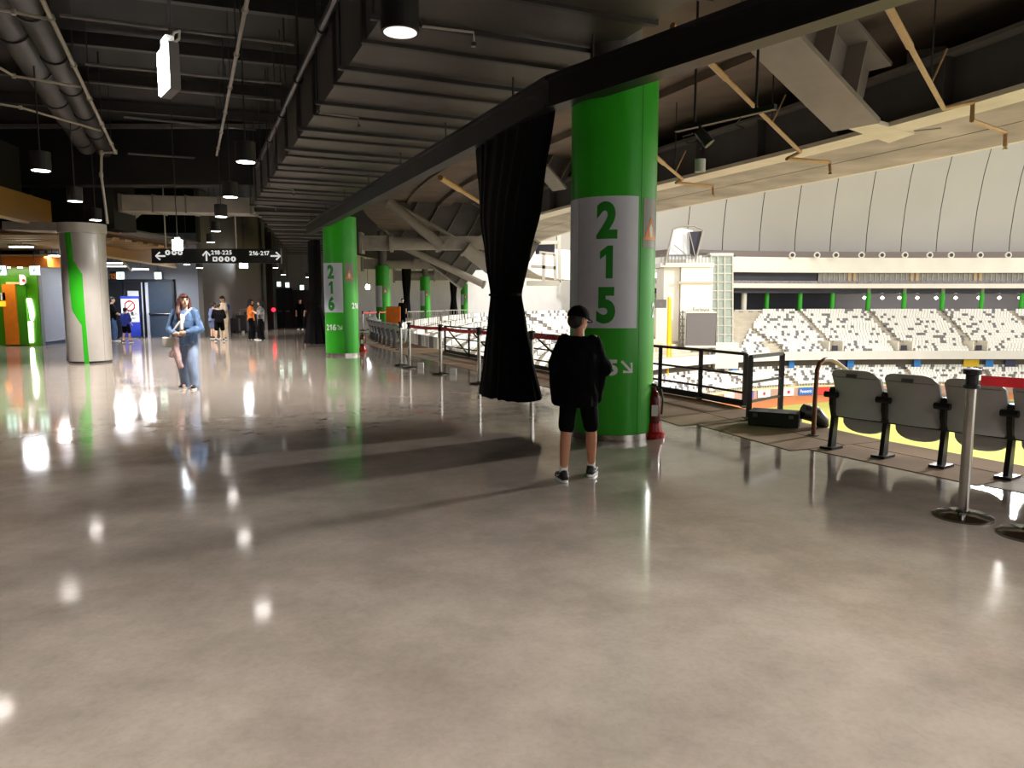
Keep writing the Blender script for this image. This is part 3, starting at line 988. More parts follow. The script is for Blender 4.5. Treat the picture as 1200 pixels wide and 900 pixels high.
# ================================================================ CURTAIN TRACK AND CURTAINS
ZB = 3.5
b0, b1, b2 = G(361, 275.5, ZB), G(648, 128, ZB), G(1054, 0, ZB)
b3 = b2 + (b2 - b1).normalized() * 7
tk = thing('curtain_track_beam', 'long black steel beam overhead that the big black curtain hangs from', 'beam', (b1.x, b1.y, ZB))
for a, b in ((b0, b1), (b1, b3)):
    up = Vector((0, 0, 0.16))
    MB().beam(a + up, b + up, 0.10, 0.26).build('web', M_BLACK, tk, world=True)
    MB().beam(a + Vector((0, 0, 0.02)), b + Vector((0, 0, 0.02)), 0.2, 0.04).build('lower_flange', M_BLACK, tk, world=True)
    MB().beam(a + Vector((0, 0, 0.31)), b + Vector((0, 0, 0.31)), 0.2, 0.04).build('upper_flange', M_BLACK, tk, world=True)
    L = (b - a).length
    k = 0.6
    while k < L:
        p = a.lerp(b, k / L)
        MB().cyl(p + Vector((0, 0, 0.3)), (p.x, p.y, 6.24), 0.012, n=6).build('hanger_rod', M_PIPEK, tk, world=True)
        k += 2.4

def curtain(name, label, mid, d, levels, hooks=8, pleats=19):
    d = Vector((d[0], d[1], 0)).normalized()
    nrm = Vector((d.y, -d.x, 0))
    t = thing(name, label, 'curtain', (mid[0], mid[1], levels[-1][0]))
    zs, NA = [], 190
    vs, fs = [], []
    import bisect
    L = sorted(levels)
    def at(z):
        for (z0, *p0), (z1, *p1) in zip(L[:-1], L[1:]):
            if z <= z1:
                k = (z - z0) / (z1 - z0)
                k = k * k * (3 - 2 * k) * 0.4 + k * 0.6
                return [u + (w - u) * k for u, w in zip(p0, p1)]
        return list(L[-1][1:])
    nz = 46
    for j in range(nz + 1):
        z = L[0][0] + (L[-1][0] - L[0][0]) * j / nz
        a, b, sh = at(z)
        for i in range(NA):
            th = 2 * math.pi * i / NA
            amp = 0.05 + 0.03 * noise.noise((math.cos(th) * 3, math.sin(th) * 3, z * 0.6))
            ph = pleats * th + 0.6 * noise.noise((math.cos(th) * 2, math.sin(th) * 2, z * 0.5)) * 3
            m = 1 + amp * math.sin(ph) * (1.4 if b < 0.12 else 1.0)
            p = Vector((mid[0], mid[1], 0)) + d * (a * math.cos(th) * m) + nrm * (b * math.sin(th) * m + sh + 0.02 * math.sin(ph))
            vs.append((p.x, p.y, z + (0.012 * math.sin(ph) if j == 0 else 0)))
    for j in range(nz):
        for i in range(NA):
            k = (i + 1) % NA
            fs.append((j * NA + i, j * NA + k, (j + 1) * NA + k, (j + 1) * NA + i))
    fs += [tuple(range(NA - 1, -1, -1)), tuple(range(nz * NA, nz * NA + NA))]
    MB().add(vs, fs).build('cloth', M_CURTAIN, t, world=True, smooth=True)
    zt = min(L, key=lambda q: q[1])[0]
    a, b, sh = at(zt)
    ring = []
    for i in range(33):
        th = 2 * math.pi * i / 32
        p = Vector((mid[0], mid[1], zt)) + d * (a * 1.07 * math.cos(th)) + nrm * (b * 1.07 * math.sin(th) + sh)
        ring.append(p)
    MB().tube(ring, 0.018, 6).build('tie_band', M_CURTAIN, t, world=True, smooth=True)
    zt, (a, b, sh) = L[-1][0], L[-1][1:]
    for k in range(hooks):
        p = Vector((mid[0], mid[1], zt)) + d * (a * (-0.95 + 1.9 * k / (hooks - 1)))
        MB().box((p.x, p.y, zt + 0.0), (0.03, 0.03, 0.05)).build('hook', M_CHROME, t, world=True)
    return t
cm = (G(557, 177, ZB) + G(648, 129, ZB)) / 2
cd = (b0 - b1)
curtain('stage_curtain', 'tall black curtain tied at the middle beside the pillar numbered 215', (cm.x, cm.y), (cd.x, cd.y),
        [(ZB, 1.07, 0.08, 0.0), (2.51, 0.78, 0.18, -0.03), (2.0, 0.51, 0.17, -0.05), (1.55, 0.27, 0.155, -0.06), (1.2, 0.38, 0.18, -0.05), (0.8, 0.5, 0.225, -0.04), (0.29, 0.65, 0.3, -0.02)])
c2 = G(371, 402, 0.1)
curtain('stage_curtain', 'dark curtain gathered to the left of the pillar numbered 216', (c2.x, c2.y), (cd.x, cd.y),
        [(ZB, 0.6, 0.16, 0), (2.0, 0.4, 0.18, 0), (1.35, 0.22, 0.16, 0.0), (0.8, 0.4, 0.3, 0), (0.1, 0.6, 0.42, 0)], 5, 13)
c3 = V(531.5, 350, 74)
curtain('stage_curtain', 'small distant black curtain between the two farthest green pillars', (c3.x, c3.y), (0.2, 1),
        [(4.6, 0.9, 0.42, 0), (3.2, 0.6, 0.34, 0), (1.9, 0.3, 0.26, 0), (0.3, 0.5, 0.42, 0)], 4, 9)
c4 = V(476.5, 350, 57)
curtain('stage_curtain', 'distant narrow black curtain hanging behind the standing guard', (c4.x, c4.y), (0.2, 1),
        [(4.6, 0.6, 0.32, 0), (3.2, 0.5, 0.3, 0), (1.9, 0.3, 0.22, 0), (0.3, 0.4, 0.3, 0)], 4, 9)

# ================================================================ OVERHEAD: DUCTS, STEEL, PIPES
D1 = Vector((-0.4035, 0.915, 0)); N1 = Vector((0.915, 0.4035, 0))
ZD = 4.1
dl, dr = G(372, 130, ZD), G(592, 130, ZD)
wD = (dr - dl).dot(N1)
def duct_run(t, p, d, n, s0, s1, w, z0, z1, step, m, me_, left=True):
    """p: point on the left bottom edge; boxes with flange rings along d"""
    R = Matrix(((n.x, d.x, 0), (n.y, d.y, 0), (0, 0, 1)))
    k = s0
    while k < s1 - 0.01:
        c = p + d * (k + step / 2) + n * (w / 2)
        MB().box((c.x, c.y, (z0 + z1) / 2), (w, step - 0.02, z1 - z0), R).build('duct_section', m, t, world=True)
        e = p + d * k + n * (w / 2)
        fl = MB()
        fl.box((e.x, e.y, z0 - 0.01), (w + 0.09, 0.06, 0.05), R)
        for sd in (-1, 1):
            q = e + n * (sd * (w / 2 + 0.02))
            fl.box((q.x, q.y, (z0 + z1) / 2), (0.05, 0.06, z1 - z0), R)
        fl.build('flange', me_, t, world=True)
        # cross stiffener with hanger rods
        q = p + d * (k + step * 0.55)
        MB().beam(q - n * 0.12 + Vector((0, 0, z0 - q.z - 0.035)), q + n * (w + 0.12) + Vector((0, 0, z0 - q.z - 0.035)), 0.045, 0.045).build('support_bar', M_PIPEK, t, world=True)
        a = q - n * 0.09
        MB().cyl((a.x, a.y, z0 - 0.03), (a.x, a.y, 6.24), 0.012, n=6).build('hanger_rod', M_PIPEK, t, world=True)
        k += step
t = thing('main_air_duct', 'huge dark rectangular air duct running under the ceiling toward the far end', 'duct', (dl.x, dl.y, ZD))
duct_run(t, dl, D1, N1, -12.5, 11.2, wD, ZD, 5.05, 1.58, M_DUCT, M_DUCT_EDGE)
e0 = dl + D1 * 11.35 + N1 * 0.1
d2 = Vector((-0.24, 0.97, 0)).normalized(); n2 = Vector((d2.y, -d2.x, 0))
t = thing('far_air_duct', 'far stretch of dark ceiling duct bending right past the hanging sign', 'duct', (e0.x, e0.y, ZD))
duct_run(t, e0, d2, n2, 0.2, 19, wD * 1.1, ZD - 0.05, 4.9, 1.6, M_DUCT, M_DUCT_EDGE)
# grey cross duct
t = thing('grey_cross_duct', 'light grey duct crossing below the black ceiling and bending toward the silver column', 'duct', tuple(G(200, 250, 4.0)))
pa, pb, pc_ = G(300, 252, 4.0), G(149, 249, 4.0), G(126, 271, 4.0)
for a, b, nm in ((pa, pb, 'cross_run'), (pb, pc_, 'bend_run')):
    MB().beam(a + Vector((0, 0, 0.22)), b + Vector((0, 0, 0.22)), 0.8, 0.44).build(nm, M_LDUCT, t, world=True)
for k in range(5):
    p = pa.lerp(pb, k / 4)
    MB().box((p.x, p.y, 4.22), (0.05, 0.86, 0.5)).build('flange', M_STEEL, t, world=True)

# black downstand beam across the concourse and round ducts upper left
t = thing('ceiling_cross_beam', 'deep black beam crossing the ceiling above the left lamps', 'beam', (-9, 20.6, 4.6))
MB().beam(Vector((-24, 20.4, 5.4)), Vector((-6.3, 20.4, 5.4)), 0.5, 1.6).build('beam_body', M_CEIL, t, world=True)
MB().beam(Vector((-24, 20.1, 6.1)), Vector((-6.3, 20.1, 6.1)), 0.2, 0.1).build('top_angle', M_STEELD, t, world=True)
for k, (px, py, r, lab) in enumerate(((62, 60, 0.2, 'black round duct high at left, nearer the white pipe'), (12, 30, 0.24, 'black round duct high at left, nearer the picture edge'))):
    c = G(px, py, 5.5)
    t = thing('round_duct', lab, 'duct', (c.x, c.y, 5.3))
    MB().cyl(c - D1 * 7, c + D1 * 9, r, n=20).build('tube', mat('round_duct_grey', (46, 44, 43), 0.5, var=0.15), t, world=True, smooth=True)
    for q in range(-3, 5):
        MB().cyl(c + D1 * (q * 2.0 - 0.04), c + D1 * (q * 2.0 + 0.04), r + 0.03, n=20).build('collar', M_PIPEK, t, world=True, smooth=True)
# ceiling ribs
for k, (y, z) in enumerate(((7.6, 6.1), (9.4, 6.05), (11.6, 6.1), (13.8, 6.05), (16.2, 6.1), (18.4, 6.1))):
    a = Vector((-6.0 - (y - 7) * 0.45 - 9, y - 4.0, z)); b = Vector((-0.6 - (y - 7) * 0.45, y + 1.0, z))
    o = MB().beam(a, b, 0.14, 0.22).build('ceiling_rib', mat('dark_rib_paint', (38, 36, 35), 0.6, var=0.15))
    tag(o, 'thin dark steel rib crossing the black ceiling, %s from the camera' % ORD[k], 'rib')

def pipe(name, label, pts, r, m, clamps=0, cat='pipe'):
    t = thing(name, label, cat, tuple(pts[0]))
    MB().tube(pts, r, 8).build('run', m, t, world=True, smooth=True)
    for p in pts[1:-1]:
        p = Vector(p)
        MB().lathe([(r * 1.5, -r * 1.6), (r * 1.5, r * 1.6)], p, 8).build('elbow_fitting', m, t, world=True, smooth=True)
    for k in range(clamps):
        a, b = Vector(pts[0]), Vector(pts[1])
        p = a.lerp(b, (k + 0.5) / clamps)
        MB().cyl(p, (p.x, p.y, 6.24), 0.01, n=6).build('hanger_rod', M_PIPEK, t, world=True)
        d = (b - a).normalized()
        MB().cyl(p - d * 0.03, p + d * 0.03, r * 1.6, n=8).build('clamp', m, t, world=True)
    return t
ZP = 4.9
pipe('white_pipe', 'white pipe run at upper left dropping beside the silver column', [G(42, -16, ZP), G(135, 178, ZP), G(119, 179, ZP), V(118.5, 205, G(119, 179, ZP).y), V(126, 262, G(119, 179, ZP).y)], 0.03, M_PIPEW, 5)
pipe('white_pipe', 'straight white pipe run under ceiling between flood panel and big duct', [G(294, -22, ZP), G(254, 182, ZP)], 0.026, M_PIPEW, 6)
for k, (a, b, c) in enumerate((((-6, 11), (16, 14), (55, 22)), ((-6, 76), (16, 89), (95, 102)), ((-6, 121), (24, 126), (118, 153)))):
    pipe('branch_pipe', 'thin white branch pipe joining the upper left pipe, %s from top' % ORD[k], [G(a[0], a[1], ZP), G(b[0], b[1], ZP), G(c[0], c[1], ZP)], 0.02, M_PIPEW)
pipe('black_pipe', 'black pipe running along the left upper edge of the big duct', [G(396, -8, 4.8), G(301, 196, 4.8)], 0.05, M_PIPEK, 5)
for k, (a, b) in enumerate((((100, 75), (330, 98)), ((104, 96), (330, 118)), ((70, 18), (345, 52)), ((145, 137), (300, 152)), ((150, 180), (300, 190)))):
    pipe('dark_pipe', 'thin dark pipe crossing the black ceiling, %s of five from front' % ORD[[1, 2, 0, 3, 4][k]], [G(a[0], a[1], 5.3), G(b[0], b[1], 5.3)], 0.025, M_STEELD)
# short sprinkler drops on the duct underside
for k, (px, py, L) in enumerate(((555, 38, 60), (420, 138, 46), (377, 188, 40), (344, 222, 28), (323, 243, 22))):
    a, b = G(px - L, py - L * 0.12, 4.03), G(px, py, 4.03)
    t = thing('sprinkler_drop', 'small pipe with sprinkler head under the big duct, %s from camera' % ORD[k], 'sprinkler', tuple(b))
    MB().tube([a, b, b - Vector((0, 0, 0.09))], 0.013, 8).build('pipe_run', M_PIPEW if k == 0 else M_STEEL, t, world=True, smooth=True)
    MB().cyl(b - Vector((0, 0, 0.09)), b - Vector((0, 0, 0.13)), 0.02, 0.03, 8).build('head', M_CHROME, t, world=True)
    MB().cyl(a, (a.x, a.y, 4.1), 0.008, n=6).build('hanger', M_PIPEK, t, world=True)

# ---- raking steel and struts by the pillars
def i_beam(t, p0, p1, h, w, m, mf, tf=0.05, stiff=0):
    p0, p1 = Vector(p0), Vector(p1)
    d = (p1 - p0).normalized()
    side = d.cross(Vector((0, 0, 1))).normalized()
    u = side.cross(d).normalized()
    MB().beam(p0 + u * h / 2, p1 + u * h / 2, 0.05, h, u).build('web', m, t, world=True)
    MB().beam(p0, p1, w, tf, u).build('bottom_flange', mf, t, world=True)
    MB().beam(p0 + u * h, p1 + u * h, w, tf, u).build('top_flange', mf, t, world=True)
    for k in range(stiff):
        c = p0.lerp(p1, (k + 0.5) / stiff) + u * h / 2
        R = Matrix((side, d, u)).transposed()
        MB().box(c, (w * 0.9, 0.03, h - 0.04), R).build('stiffener', mf, t, world=True)
t = thing('raker_beam', 'sloping grey steel raker with stiffener plates left of the big curtain, upper', 'beam', (-5, 33.8, 4))
i_beam(t, V(432, 220, 33.4), V(611, 324, 34.6), 1.75, 0.55, M_STEELD, M_STEEL, 0.07, 9)
t = thing('raker_beam', 'sloping grey steel raker farther back, its lower edge above the distant pillars', 'beam', (-8, 46.8, 3))
i_beam(t, V(418, 245, 46.5), V(541, 339, 47.5), 2.3, 0.55, M_STEELD, M_STEEL, 0.09, 9)
t = thing('raker_beam', 'stubby grey steel raker joining the ring girder right of pillar 215', 'beam', (6.2, 13, 4.5))
q0, q1 = V(868, 8, 10.6), V(1003, 147, 12.7)
dd = (q1 - q0).normalized(); sd = dd.cross(Vector((0, 0, 1))).normalized(); uu = sd.cross(dd)
MB().beam(q0, q1, 0.8, 0.08, uu).build('bottom_flange', M_STEEL, t, world=True)
MB().beam(q0 + uu * 0.5, q1 + uu * 0.5, 0.06, 1.0, uu).build('web', M_STEEL, t, world=True)
MB().beam(q0 + uu * 1.0 + dd * 0.1, q1 + uu * 1.0, 0.8, 0.06, uu).build('top_flange', M_STEEL, t, world=True)
for k in (0.52, 0.78):
    c = q0.lerp(q1, k) + uu * 0.5
    MB().box(c, (0.7, 0.03, 0.95), Matrix((sd, dd, uu)).transposed()).build('stiffener', M_STEEL, t, world=True)
w0, w1, w2, w3 = G(978, 141, 4.52), G(1003, 134, 4.52), G(1072, 153, 4.52), G(1042, 164, 4.52)
MB().prism([(w.x, w.y) for w in (w0, w1, w2, w3)], 4.46, 4.53).build('gusset_flange', M_FLANGE, t, world=True)
MB().box((w2.x + 0.1, w2.y - 0.05, 5.2), (0.6, 0.08, 1.4), Matrix.Rotation(rad(-35), 3, 'Z')).build('end_plate', M_STEEL, t, world=True)
t = thing('raker_beam', 'short grey steel raker seen between the big curtain and pillar 215', 'beam', (1.5, 24, 4.5))
i_beam(t, V(596, 150, 22.2), V(656, 222, 23.6), 1.1, 0.6, M_STEELD, M_STEEL, 0.07, 4)
# secondary diagonal tubes
for k, (a, b, r, lab) in enumerate((((455, 236, 33.0), (520, 290, 33.4), 0.22, 'grey diagonal tube falling to the round strut, upper one'),
                                   ((545, 291, 33.9), (608, 341, 34.6), 0.3, 'thick grey diagonal tube below the round strut'),
                                   ((470, 288, 46.2), (568, 334, 47.4), 0.22, 'grey diagonal tube farther back under the upper raker'))):
    p0, p1 = V(*a), V(*b)
    t = thing('brace_tube', lab, 'brace', tuple(p1))
    MB().cyl(p0, p1, r, n=16).build('tube', M_STEEL, t, world=True, smooth=True)
    d = (p1 - p0).normalized()
    MB().cyl(p0, p0 + d * 0.12, r * 1.25, n=16).build('collar', M_STEEL, t, world=True, smooth=True)
    MB().cyl(p1 - d * 0.12, p1, r * 1.25, n=16).build('collar', M_STEEL, t, world=True, smooth=True)
for k, (px0, px1, py, y, r, lab) in enumerate(((424, 580, 285, 33.6, 0.31, 'round grey strut with collars right of the pillar numbered 216'),
                                           (425, 532, 309.5, 47, 0.30, 'second round grey strut behind, over a farther green pillar'),
                                           (462, 545, 323, 66, 0.42, 'third round grey strut farthest back under the rakers'))):
    p0, p1 = V(px0, py, y), V(px1, py, y + 0.6)
    t = thing('round_strut', lab, 'strut', tuple(p0))
    d = (p1 - p0).normalized()
    L = (p1 - p0).length
    MB().cyl(p0 + d * L * 0.22, p0 + d * L * 0.56, r, n=20).build('tube', M_STEEL, t, world=True, smooth=True)
    for q in (0.22, 0.56):
        MB().cyl(p0 + d * (L * q - 0.07), p0 + d * (L * q + 0.07), r * 1.32, n=20).build('collar', M_STEEL, t, world=True, smooth=True)
    MB().beam(p0, p0 + d * L * 0.22, 0.3, r * 2.1).build('gusset', M_STEEL, t, world=True)
    MB().beam(p0 + d * L * 0.56, p1, 0.3, r * 2.0).build('gusset', M_STEEL, t, world=True)
    for q in (0.1, 0.66):
        c = p0 + d * L * q
        MB().cyl(c - Vector((0, 0.2, 0)), c + Vector((0, 0.2, 0)), r * 0.7, n=16).build('pin', M_STEEL, t, world=True, smooth=True)
    MB().box(p0, (0.12, 0.7, r * 3.0)).build('end_plate', M_STEEL, t, world=True)
# beige equipment cradle under the deck edge between curtain and pillar
t = thing('service_cradle', 'cream steel service cradle hung under the deck between curtain and pillar', 'cradle', tuple(V(640, 335, 38)))
cy = 38.0
for a, b in (((618, 333), (657, 330)), ((655, 262), (656, 331)), ((632, 296), (650, 298)), ((650, 298), (651, 328)), ((637, 297), (637, 329)), ((622, 312), (651, 314)), ((620, 285), (654, 284)), ((651, 268), (655, 268))):
    MB().beam(V(a[0], a[1], cy), V(b[0], b[1], cy), 0.16, 0.2, (0, 1, 0)).build('frame_bar', M_CREAM, t, world=True)
wbox(MB(), 628, 650, 286, 297, cy + 0.4, 0.8).build('dark_box', M_NAVY, t, world=True)
wbox(MB(), 618, 656, 329, 334, cy - 0.2, 1.6).build('tray', M_CREAM, t, world=True)
# tan sprinkler pipes under the soffit at right
for k, pts in enumerate((((788, 30, 5.2), (938, 178, 5.0), (922, 186, 4.42), (972, 190, 4.4), (973, 201, 4.25)),
                         ((1038, 2, 5.2), (1106, 127, 4.9), (1140, 120, 4.42), (1139, 141, 4.36), (1178, 155, 4.36), (1178, 171, 4.2)),
                         ((764, 180, 5.0), (800, 210, 4.8), (792, 214, 4.42), (835, 218, 4.4), (836, 228, 4.25)),
                         ((516, 208, 5.3), (572, 243, 4.9), (600, 262, 4.6), (604, 270, 4.4)))):
    YS = ((10.5, 13.9, 13.9, 14.6, 14.6), (8.5, 11.2, 11.4, 11.4, 12.2, 12.2), (15, 17.6, 17.6, 18.4, 18.4), (22, 27, 31, 31))[k]
    P = [V(q[0], q[1], y_) for q, y_ in zip(pts, YS)]
    t = thing('tan_sprinkler_pipe', ('tan sprinkler pipe bending under the girder left of the stubby raker', 'tan sprinkler pipe with double bend at far right under the girder', 'tan sprinkler pipe close to the right edge of pillar 215', 'tan pipe over the rakers left of the big curtain')[k], 'pipe', tuple(P[0]))
    r = 0.035 if k < 3 else 0.07
    MB().tube(P, r, 8).build('run', M_PIPEY, t, world=True, smooth=True)
    MB().cyl(P[0], P[0].lerp(P[1], 0.35), r * 1.35, n=8).build('sleeve', M_PIPEY, t, world=True, smooth=True)
    if k < 3:
        MB().cyl(P[-1] - Vector((0, 0, 0.06)), P[-1], 0.04, 0.02, 8).build('sprinkler_head', M_CHROME, t, world=True)
        m_ = P[0].lerp(P[1], 0.72)
        MB().cyl(m_, (m_.x, m_.y, 5.94), 0.012, n=6).build('hanger_rod', M_PIPEK, t, world=True)
        MB().cyl(m_, m_ + Vector((0.25, 0.1, 0.5)), 0.014, n=6).build('sway_brace', M_PIPEY, t, world=True)
# track with spot fixture right of pillar 215
a, b = V(792, 152, 9.6), V(909, 125, 8.6)
t = thing('spotlight_track', 'black hanging track with small spotlight and pale cylinder right of pillar 215', 'track light', tuple(a))
MB().beam(a, b, 0.07, 0.06).build('rail', M_BLACK, t, world=True)
for px, py, y in ((814, 147, 9.4), (886, 130, 8.8)):
    p = V(px, py, y)
    MB().cyl(p, (p.x, p.y, 5.94), 0.016, n=6).build('hanger_rod', M_BLACK, t, world=True)
p = V(822, 158, 9.3)
MB().cyl(p + Vector((-0.04, 0, 0.05)), p + Vector((0.09, -0.05, -0.12)), 0.06, 0.07, 12).build('spot_head', M_BLACK, t, world=True, smooth=True)
MB().cyl(p + Vector((-0.02, 0, 0.06)), p + Vector((-0.02, 0, 0.13)), 0.02, n=8).build('swivel', M_BLACK, t, world=True)
p = V(821, 175, 9.3)
MB().cyl(p, p + Vector((0, 0, 0.28)), 0.012, n=6).build('stem', M_BLACK, t, world=True)
MB().cyl(p - Vector((0, 0, 0.27)), p - Vector((0, 0, 0.12)), 0.065, n=14).build('pale_cylinder', M_WWALL, t, world=True, smooth=True)
MB().tube([V(812, 156, 9.3), V(800, 160, 9.3), V(806, 168, 9.3), V(818, 166, 9.3)], 0.01, 6).build('cable', M_BLACK, t, world=True)
MB().tube([V(868, 138, 8.9), V(862, 146, 8.9), V(872, 150, 8.9)], 0.01, 6).build('cable', M_BLACK, t, world=True)

# ================================================================ LAMPS
def under_duct(p):
    for q, d, n, w, L0, L1, z in ((dl, D1, N1, wD, -12.6, 11.3, ZD), (e0, d2, n2, wD * 1.1, 0, 19.4, ZD - 0.05)):
        r = Vector((p.x - q.x, p.y - q.y, 0))
        if -0.1 < r.dot(n) < w + 0.1 and L0 < r.dot(d) < L1:
            return z
    return None
def pendant(p, label, on=True, r=0.155, h=0.3, power=PENDANT_W, top=6.24, light=True, cone=112):
    top = under_duct(p) or top
    t = thing('pendant_lamp', label, 'lamp', (p.x, p.y, p.z), group='cylinder pendant lamps')
    MB().lathe([(r * 0.9, 0.0), (r, 0.0), (r, h), (r * 0.3, h + 0.02)], (0, 0, 0), 28).build('housing', mat('graphite_lamp_housing', (30, 30, 31), 0.45, var=0.08), t, smooth=True)
    MB().lathe([(0.001, 0.012), (r * 0.86, 0.012), (r * 0.86, 0.03), (0.001, 0.03)], (0, 0, -0.016), 24).build('diffuser', M_LAMP if on else M_LAMPDIM, t)
    MB().cyl((0, 0, h), (0, 0, top - p.z), 0.012, n=6).build('suspension_rod', M_PIPEK, t)
    if on and light:
        ld = bpy.data.lights.new('lamp_light', 'SPOT')
        ld.energy = power
        ld.color = (1.0, 0.94, 0.88)
        ld.spot_size = rad(cone)
        ld.spot_blend = 0.75
        ld.shadow_soft_size = 0.12
        lo = bpy.data.objects.new('lamp_light', ld)
        COL.objects.link(lo)
        lo.parent = t
        lo.location = (0, 0, -0.04)
    return t
ZL = 3.62
RIGHT = [(288, 190), (270, 231), (259, 254), (253, 271), (247, 284)]
for k, (px, py) in enumerate(RIGHT):
    pendant(G(px, py, ZL), 'black cylinder lamp in the row left of the big duct, %s from camera' % ORD[k], power=PENDANT_W * 1.7)
LEFT = [(48, 200), (88, 236), (112, 258), (126, 273)]
for k, (px, py) in enumerate(LEFT):
    pendant(G(px, py, ZL), 'black cylinder lamp in the row over the silver column, %s from camera' % ORD[k], power=PENDANT_W * 1.7)
pendant(G(469, 38, ZL), 'large black cylinder lamp hanging closest to the camera at top centre', on=False)
for p, lab in ((Vector((-6.4, 8.7, ZL)), 'cylinder lamp out of frame at left ahead of the camera'), (Vector((-4.9, 4.0, ZL)), 'cylinder lamp out of frame left of the camera'),
               (Vector((2.1, 2.3, ZL)), 'cylinder lamp over the floor right of the camera'), (Vector((-1.6, 1.6, ZL)), 'cylinder lamp over the floor just left of the camera'),
               (Vector((4.7, 0.4, ZL)), 'cylinder lamp behind the camera at right'), (Vector((-3.4, -2.2, ZL)), 'cylinder lamp behind the camera at left'),
               (Vector((0.6, -3.0, ZL)), 'cylinder lamp straight behind the camera')):
    pendant(p, lab, power=PENDANT_W * (0.5 if p.y > 0 else 1.0), cone=(112 if p.y > 1.5 else 158))
for k, (px, py, y) in enumerate(((219, 310, 29), (234, 314, 29.5), (287, 309, 34), (323, 314, 37), (332, 322, 38), (361, 325, 39))):
    pendant(V(px, py, y), 'tiny distant cylinder lamp below the hanging sign, %s from the left' % ORD[k], r=0.14, h=0.24, light=(k in (0, 2, 4)), power=200)

def flood(p, yaw, label, s=0.275):
    t = thing('flood_panel', label, 'flood light', tuple(p), yaw)
    MB().box((0, 0.035, 0), (s, 0.06, s)).build('housing', M_STEELD, t)
    MB().box((0, 0.0, 0), (s * 0.94, 0.012, s * 0.94)).build('face', M_FLOOD, t)
    MB().box((0, 0.03, s * 0.62), (s * 0.5, 0.05, 0.05)).build('junction_box', M_STEEL, t)
    MB().tube([(0, 0.06, s * 0.6), (0, 0.1, s * 0.75), (0.02, 0.1, s * 0.9), (0.05, 0.06, s * 0.8), (0.05, 0.04, s * 0.6)], 0.009, 6).build('cable', M_WWALL, t)
    MB().cyl((0, 0.05, s * 0.65), (0, 0.05, 6.24 - p.z), 0.012, n=6).build('suspension_rod', M_PIPEK, t)
    ld = bpy.data.lights.new('panel_light', 'AREA')
    ld.energy = 40
    ld.size = s * 0.9
    ld.color = (0.86, 0.93, 1.0)
    lo = bpy.data.objects.new('panel_light', ld)
    COL.objects.link(lo)
    lo.parent = t
    lo.location = (0, -0.03, 0)
    lo.rotation_euler = (rad(90), 0, 0)
    return t
flood(V(191.5, 82, 4.75), rad(-53), 'bright rectangular flood panel hanging at upper left')
flood(V(208, 287, 17.6), rad(20), 'small bright square flood panel in front of the hanging sign', 0.24)
flood(V(285.5, 309.5, 36), rad(20), 'distant square flood panel just below the hanging sign', 0.4)
flood(V(431, 336.5, 50), rad(12), 'distant square flood panel left of the far green pillar', 0.28)

# ================================================================ INTERIOR WALLS ON THE LEFT
def wall(name, a, b, z0, z1, m, t=0.2):
    a, b = Vector((a[0], a[1], 0)), Vector((b[0], b[1], 0))
    zc = Vector((0, 0, (z0 + z1) / 2))
    return struct(MB().beam(a + zc, b + zc, t, z1 - z0).build(name, m))
YD = 31.6
gx = V(48, 405, 25).x
wall('wall_left_green', (-30, 25.2), (gx, 25.2), 0, 2.9, M_LIME, 0.3)
wall('wall_left_side', (gx, 25.1), (-17.6, YD), 0, 6.2, M_GREYWALL)
wall('wall_doors', (-17.6, YD + 0.1), (V(237, 380, YD).x, YD + 0.1), 0, 4.4, M_GREYWALL)
wx = V(237, 380, YD).x
wall('wall_dark', (wx, YD), (-13.9, 43.2), 0, 6.2, M_DGREYWALL)
wall('wall_far_doors', (-14.2, 43.3), (-9.8, 43.3), 0, 6.2, mat('mid_grey_wall_paint', (112, 110, 108), 0.7, var=0.06))
wall('wall_far_left', (-30, 25.3), (-30, -14), 0, 6.2, M_DGREYWALL)
wall('wall_upper_green', (-30, 25.6), (gx, 25.6), 2.9, 6.2, M_CEIL)
wall('wall_behind', (-30, -13.9), (16, -13.9), 0, 6.2, M_DGREYWALL)
wall('wall_upper_doors', (-18, YD + 0.6), (wx, YD + 0.6), 4.2, 6.3, M_CEIL, 0.8)
wall('wall_ring_start', (-10.0, 43.4), (-16.5, 58), 0, 6.2, M_DGREYWALL)
bc = V(318.5, 360, 40.5)
o = MB().box((bc.x, bc.y, 3.1), (0.36, 0.5, 6.2)).build('trim_black_column', M_CEIL); struct(o)

# restroom front: canopy, orange frame, neon figure, letter sign
cn = thing('restroom_canopy', 'glossy orange canopy over the green restroom front', 'canopy', (-17, 24.4, 2.5))
a, b = V(55, 313, 24.2), V(-60, 301, 24.2)
MB().box(((a.x + b.x) / 2, 24.7, 2.79), (a.x - b.x, 0.9, 0.34)).build('fascia', mat('orange_gloss', (190, 108, 40), 0.2, var=0.15, scale=0.8), cn, world=True)
MB().box(((a.x + b.x) / 2, 24.7, 2.99), (a.x - b.x + 0.2, 1.1, 0.06)).build('top_edge', M_GOLDL, cn, world=True)
for k, px in enumerate((2, 10, 24, 38)):
    p = V(px, 323, 24.5)
    MB().cyl((p.x, p.y, 2.6), (p.x, p.y, 2.63), 0.07, n=12).build('downlight', M_LAMP, cn, world=True)
al = bpy.data.lights.new('canopy_light', 'AREA'); al.energy = 30; al.size = 3.0; al.size_y = 0.4; al.shape = 'RECTANGLE'; al.color = (1, 0.9, 0.6)
alo = bpy.data.objects.new('canopy_light', al); COL.objects.link(alo); alo.parent = cn; alo.location = (-0.2, 0.0, 0.08); alo.rotation_euler = (rad(25), 0, 0)
fr = thing('restroom_doorway', 'orange framed doorway in the green restroom front', 'doorway', tuple(V(12, 405, 25)))
